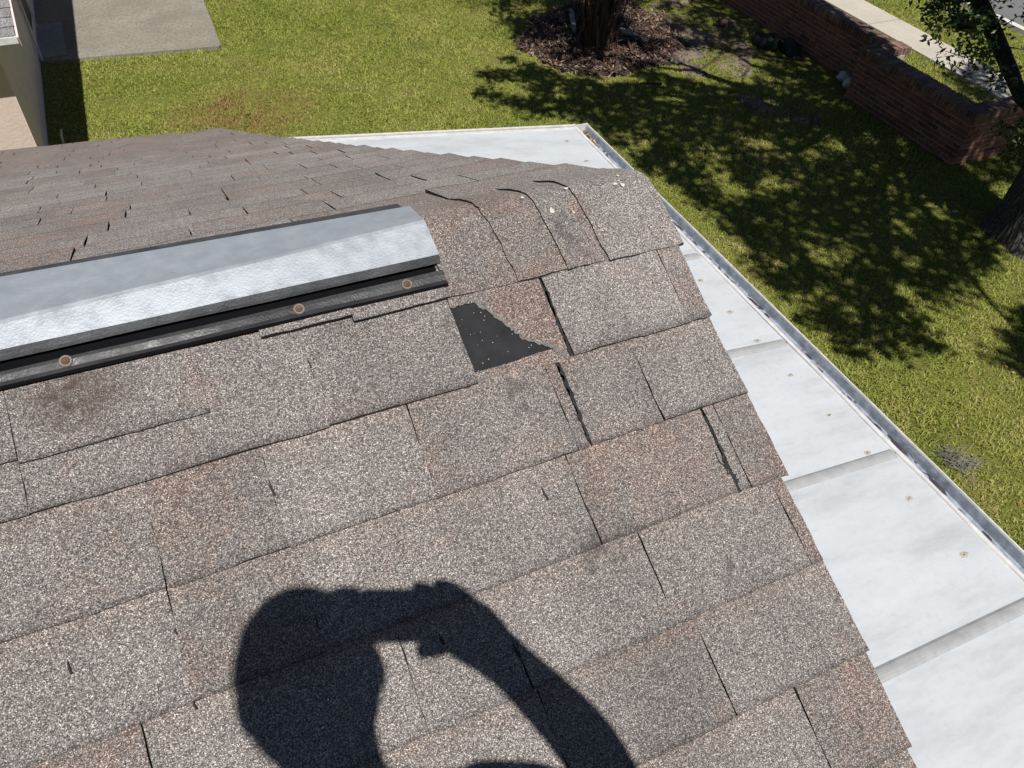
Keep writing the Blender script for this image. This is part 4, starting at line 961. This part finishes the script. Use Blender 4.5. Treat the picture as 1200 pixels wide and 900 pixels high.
plank('wood_scrap', (6.60, 9.98, ZG+.09), (6.78, 9.40, ZG+.09), .13, .03, M['wood_dull'], 'pale grey plank scrap lying right of the palm trunk', 'wood scrap')
plank('wood_scrap', (6.16, 10.9, ZG+.10), (5.78, 10.05, ZG+.10), .075, .05, M['wood_dull'], 'tapering grey stick lying left of the palm trunk', 'stick')
plank('fallen_stick', (5.88, 8.15, ZG+.075), (6.20, 8.04, ZG+.075), .035, .03, M['palm_trunk'], 'reddish brown stick on the shaded lawn in front of the mulch bed', 'stick')
plank('fallen_stick', (8.15, 8.6, ZG+.06), (8.9, 8.05, ZG+.06), .03, .025, M['palm_trunk'], 'thin dark stick on the soil near the brick wall', 'stick')
plank('brick_fragment', (6.27, 9.78, ZG+.09), (6.42, 9.73, ZG+.09), .10, .06, M['brick_frag'], 'orange red brick fragment in the mulch by the palm', 'brick')
def lump(name, c, r, m, label, cat, sq=(1, 1, .7), seed=0):
    mb = MB(); nu, nv = 12, 7; c = Vector(c)
    for j in range(nv+1):
        th = math.pi*j/nv
        for i in range(nu):
            ph = 2*math.pi*i/nu; d = Vector((math.sin(th)*math.cos(ph)*sq[0], math.sin(th)*math.sin(ph)*sq[1], math.cos(th)*sq[2])); k = r*(1+(1.3 if 'bag' in name else .55)*nz(d.x*2.3+seed, d.y*2.3+d.z*1.7, 3))
            mb.v.append(tuple(c+d*k))
    for j in range(nv):
        for i in range(nu): mb.f.append((j*nu+i, j*nu+(i+1) % nu, (j+1)*nu+(i+1) % nu, (j+1)*nu+i)); mb.m.append(0)
    return tag(mb.build(name, m, smooth=True), label, cat)
lump('plastic_bag', (8.78, 8.85, ZG+.06), .17, M['bag'], 'dark green black lump resting against the foot of the brick wall', 'bag', (1, 1.3, .8), 3)  # irregular dark lumps, not modelled as any definite object
lump('plastic_bag', (9.0, 8.50, ZG+.08), .18, M['bag'], 'black lump nearest the inner corner of the brick wall', 'bag', (.8, 1.2, .9), 8)
lump('stone', (9.03, 7.10, ZG+.10), .11, M['stone_white'], 'pale stone nearest the corner of the brick wall step', 'stone', seed=1)
lump('stone', (9.10, 7.33, ZG+.10), .10, M['stone_white'], 'smaller pale stone behind the other at the wall step', 'stone', seed=5)
lump('tree_stump', (8.55, 9.75, ZG+.07), .10, M['palm_trunk'], 'small dark stump at the edge of the bare soil by the far wall', 'stump', seed=2)
mb = MB(); c = Vector((4.80, .97, ZG+.06))
for k in range(70):
    a = random.uniform(0, 6.28); p = c + Vector((random.gauss(0, .008), random.gauss(0, .008), 0)); pts = [p]
    for q in range(5): pts.append(pts[-1] + Vector((random.gauss(0, .05), random.gauss(0, .055), random.gauss(.003, .014))))
    mb.tube(pts, .0022, 3, cap=False)
tag(mb.build('moss_tuft', M['moss']), 'wispy grey moss tuft fallen on the sunny lawn beside the gutter', 'moss')
for k in range(16):
    a = random.uniform(2.6, 6.6); r = random.uniform(.45, 1.25); c = PB + Vector((math.cos(a)*r, math.sin(a)*r*.8, .09)); b = random.uniform(0, 6.28); ln = random.uniform(.25, .6)
    d = Vector((math.cos(b), math.sin(b), 0)); sd = Vector((-d.y, d.x, .2)); m1 = MB(); strip_mb(m1, [c+d*ln*(u-.5)+Vector((0, 0, .07*math.sin(u*3.1)))+sd*.08*math.sin(u*2) for u in (0, .25, .5, .75, 1)], .03, .008, sd)
    tag(m1.build('dead_frond', M['dead_frond']), 'dry brown frond strip lying in the mulch around the palm', 'frond', 'dead frond strips in the mulch')

# ================================================================== PHOTOGRAPHER (casts the shadow on the shingles)
def ud(p): return Vector(p)
PH = thing('phone', 'dark phone held out in the hand of the person photographing the roof', 'phone', CAM - FWD*.02)
def cam_pt(r, d_, f): return CAM + RIGHT*r + DOWN*d_ + FWD*f
mb = MB(); rc = .012; out = []
for cx, cy, a0 in ((.062-rc+.066, -.0355+.020+rc, -90), (.062-rc+.066, .0355+.020-rc, 0), (-.0735+.054+rc, .0355+.020-rc, 90), (-.0735+.054+rc, -.0355+.020+rc, 180)):
    for i in range(5):
        a = math.radians(a0+i*22.5); out.append((cx+rc*math.cos(a), cy+rc*math.sin(a)))
mb.prism([cam_pt(x, y, -.0095) for x, y in out], -FWD*.008); mb.build('body', M['phone'], PH)
mb = MB(); mb.prism([cam_pt(x*.94+.003, y*.92+.0016, -.0178) for x, y in out], -FWD*.0006); mb.build('screen', M['glass'], PH)
mb = MB(); k = 14
mb.add([cam_pt(.0055*math.cos(2*math.pi*i/k), .0055*math.sin(2*math.pi*i/k), -.0093) for i in range(k)], [tuple(range(k))]); mb.build('lens', M['glass'], PH)

def skin(name, joints, edges, m, parent, root=0, sub=2):
    """joints: list of (point, radius or (rx, ry)); one smooth continuous surface grown along edges"""
    me = bpy.data.meshes.new(name); off = wloc(parent)
    me.from_pydata([tuple(Vector(p)-off) for p, r in joints], edges, []); o = link(name, me, parent)
    md = o.modifiers.new('skin', 'SKIN'); md.use_smooth_shade = True
    if not me.skin_vertices: bpy.context.view_layer.objects.active = o
    for i, (p, r) in enumerate(joints):
        sv_ = me.skin_vertices[0].data[i]; sv_.radius = r if isinstance(r, tuple) else (r, r); sv_.use_root = (i == root); sv_.use_loose = False
    o.modifiers.new('smooth', 'SUBSURF').levels = sub; o.modifiers['smooth'].render_levels = sub
    bpy.context.view_layer.update(); ev = o.evaluated_get(bpy.context.evaluated_depsgraph_get()); nm = bpy.data.meshes.new_from_object(ev); nm.materials.clear(); nm.materials.append(m)
    for p in nm.polygons: p.use_smooth = True
    o.modifiers.clear(); o.data = nm; nm.name = name; return o
fz = lambda y: ZR + (y-YR)*math.tan(TH)
PERS = thing('person', 'person standing on the roof holding a phone out, seen as a shadow', 'person', (-.88, -1.62, fz(-1.62)))
HEAD = Vector((-.888, -1.276, .934)); SHR = Vector((-.729, -1.388, .672)); ELR = Vector((-.517, -1.351, .415)); WRR = Vector((-.601, -1.196, .591)); PALMC = Vector((-.654, -1.142, .662)); HEEL = Vector((-.611, -1.167, .633))
NECK = Vector((-.875, -1.36, .765)); CHEST = Vector((-.88, -1.41, .60)); WAIST = Vector((-.88, -1.46, .34)); PEL = Vector((-.88, -1.50, .14)); SHL = Vector((-1.06, -1.39, .66))
ELL = Vector((-1.14, -1.40, .40)); WRL = Vector((-1.10, -1.25, .19)); HIPR = Vector((-.79, -1.50, .08)); HIPL = Vector((-.97, -1.50, .08))
fyr, fyl = -1.66, -1.52
KNR = Vector((-.775, -1.54, -.34)); KNL = Vector((-.985, -1.46, -.31)); ANR = Vector((-.77, fyr, fz(fyr)+.09)); ANL = Vector((-.99, fyl, fz(fyl)+.09)); TOER = Vector((-.76, fyr+.17, fz(fyr+.17)+.045)); TOEL = Vector((-1.0, fyl+.17, fz(fyl+.17)+.045))
fw = Vector((.12, .72, -.68)).normalized()                              # where the face looks
hup = Vector((0, .70, .72)); hup = (hup - fw*hup.dot(fw)).normalized(); hr = fw.cross(hup).normalized()
J = [(PEL, (.15, .11)), (WAIST, (.135, .095)), (CHEST, (.155, .105)), (NECK, (.055, .055)), (HEAD - hup*.100 + fw*.012, (.066, .072)), (HEAD - hup*.01, (.080, .088)), (HEAD + hup*.07 - fw*.012, (.062, .074)),
     (SHR, .058), (SHR.lerp(ELR, .5), .050), (ELR, .048), (ELR.lerp(WRR, .5) + Vector((.012, .006, .008)), .046), (WRR, .036), (PALMC, (.036, .034)),
     (SHL, .058), (SHL.lerp(ELL, .5), .047), (ELL, .040), (ELL.lerp(WRL, .45), .037), (WRL, .026), (WRL + Vector((.02, .06, -.05)), (.038, .019)),
     (HIPR, .085), (KNR, .058), (KNR.lerp(ANR, .35), .056), (ANR, .040), (TOER, (.040, .030)), (HIPL, .085), (KNL, .058), (KNL.lerp(ANL, .35), .056), (ANL, .040), (TOEL, (.040, .030))]
EG = [(0, 1), (1, 2), (2, 3), (3, 4), (4, 5), (5, 6), (2, 7), (7, 8), (8, 9), (9, 10), (10, 11), (11, 12), (2, 13), (13, 14), (14, 15), (15, 16), (16, 17), (17, 18), (0, 19), (19, 20), (20, 21), (21, 22), (22, 23), (0, 24), (24, 25), (25, 26), (26, 27), (27, 28)]
# fingers: right hand closed round the end of the phone, left hand relaxed
def fingers(base, along, across, curl, lens, start):
    for k, ln in enumerate(lens):
        o = base + across*(k-1.5)*.019 + along*.012; i = len(J); d = along.copy(); p = o; prev = start
        J.append((p, .0125)); EG.append((prev, i)); prev = i
        for q, fr in enumerate((.42, .33, .25)):
            d = (d*math.cos(curl[q]) + (along.cross(across))*math.sin(curl[q])).normalized() if q else d
            p = p + d*ln*fr; i = len(J); J.append((p, .0105-.001*q)); EG.append((prev, i)); prev = i
for chain in (((-.680, -1.106, .704), (-.704, -1.090, .726), (-.694, -1.112, .696)), ((-.647, -1.108, .692), (-.674, -1.091, .713), (-.668, -1.114, .682)), ((-.630, -1.128, .672), (-.650, -1.112, .682), (-.646, -1.128, .662)), ((-.622, -1.146, .655), (-.632, -1.128, .664), (-.634, -1.138, .650))):
    prev = 12
    for q, c_ in enumerate(chain):
        J.append((Vector(c_), .0140-.0010*q)); EG.append((prev, len(J)-1)); prev = len(J)-1
i0 = len(J); J += [(Vector((-.690, -1.150, .655)), .0150), (Vector((-.712, -1.152, .662)), .0130), (Vector((-.728, -1.150, .668)), .0105)]; EG += [(12, i0), (i0, i0+1), (i0+1, i0+2)]
LH = J[18][0]; al2 = Vector((.1, .55, -.8)).normalized(); ac2 = Vector((0, .8, .55)); ac2 = (ac2-al2*ac2.dot(al2)).normalized()
fingers(LH + al2*.03, al2, ac2, (0, .35, .4), (.072, .080, .075, .058), 18)
i0 = len(J); J += [(LH + ac2*.035, .012), (LH + ac2*.055 + al2*.03, .0105), (LH + ac2*.058 + al2*.055, .009)]; EG += [(18, i0), (i0, i0+1), (i0+1, i0+2)]
skin('body', J, EG, M['skin'], PERS)
skin('shirt', [(PEL + Vector((0, 0, .02)), (.165, .125)), (WAIST, (.152, .112)), (CHEST, (.172, .122)), (NECK - Vector((0, 0, .05)), (.075, .075)), (SHR, .072), (SHR.lerp(ELR, .62), .060), (SHL, .072), (SHL.lerp(ELL, .62), .060)], [(0, 1), (1, 2), (2, 3), (2, 4), (4, 5), (2, 6), (6, 7)], M['shirt'], PERS)
dn = Vector((0, 0, -.10))
skin('trousers', [(PEL + Vector((0, 0, .06)), (.150, .112)), (PEL, (.150, .115)), (HIPR + dn, .088), (KNR, .070), (ANR + Vector((0, 0, .02)), .056), (HIPL + dn, .088), (KNL, .070), (ANL + Vector((0, 0, .02)), .056)], [(0, 1), (1, 2), (2, 3), (3, 4), (1, 5), (5, 6), (6, 7)], M['trouser'], PERS, 1)
for an, toe in ((ANR, TOER), (ANL, TOEL)):
    skin('shoe', [(an + Vector((0, -.05, -.05)), .045), (an + Vector((0, .02, -.028)), .050), (toe + Vector((0, -.02, .008)), (.050, .040)), (toe + Vector((0, .045, .02)), (.038, .028))], [(0, 1), (1, 2), (2, 3)], M['shoe'], PERS, 1)
def ell(name, c, ax, r, m, n=12, cut=None):
    mb = MB(); nv = n//2+2
    for j in range(nv+1):
        th = math.pi*j/nv
        for i in range(n):
            ph = 2*math.pi*i/n; mb.v.append(tuple(c + ax[0]*r[0]*math.sin(th)*math.cos(ph) + ax[1]*r[1]*math.sin(th)*math.sin(ph) + ax[2]*r[2]*math.cos(th)))
    for j in range(nv):
        for i in range(n): mb.f.append((j*n+i, j*n+(i+1) % n, (j+1)*n+(i+1) % n, (j+1)*n+i)); mb.m.append(0)
    return mb.build(name, m, PERS, True)
AX = (hr, fw, hup)
ell('hair', HEAD + hup*.012 - fw*.026, AX, (.091, .098, .118), M['hair'], 24)
ell('fringe', Vector((-.822, -1.186, .925)), AX, (.034, .034, .022), M['hair'], 16)
for sg in (-1, 1):
    e_ = ell('eye', HEAD + hr*sg*.031 + fw*.080 + hup*.0, AX, (.013, .012, .011), M['eye']); i_ = ell('iris', HEAD + hr*sg*.031 + fw*.0895, AX, (.0058, .004, .0058), M['iris'])
    ell('ear', HEAD + hr*sg*.084 - fw*.004 - hup*.01, AX, (.010, .018, .030), M['skin'])
ell('nose', HEAD + fw*.092 - hup*.030, AX, (.013, .018, .024), M['skin']); ell('mouth', HEAD + fw*.079 - hup*.066, AX, (.024, .009, .008), M['lip'])
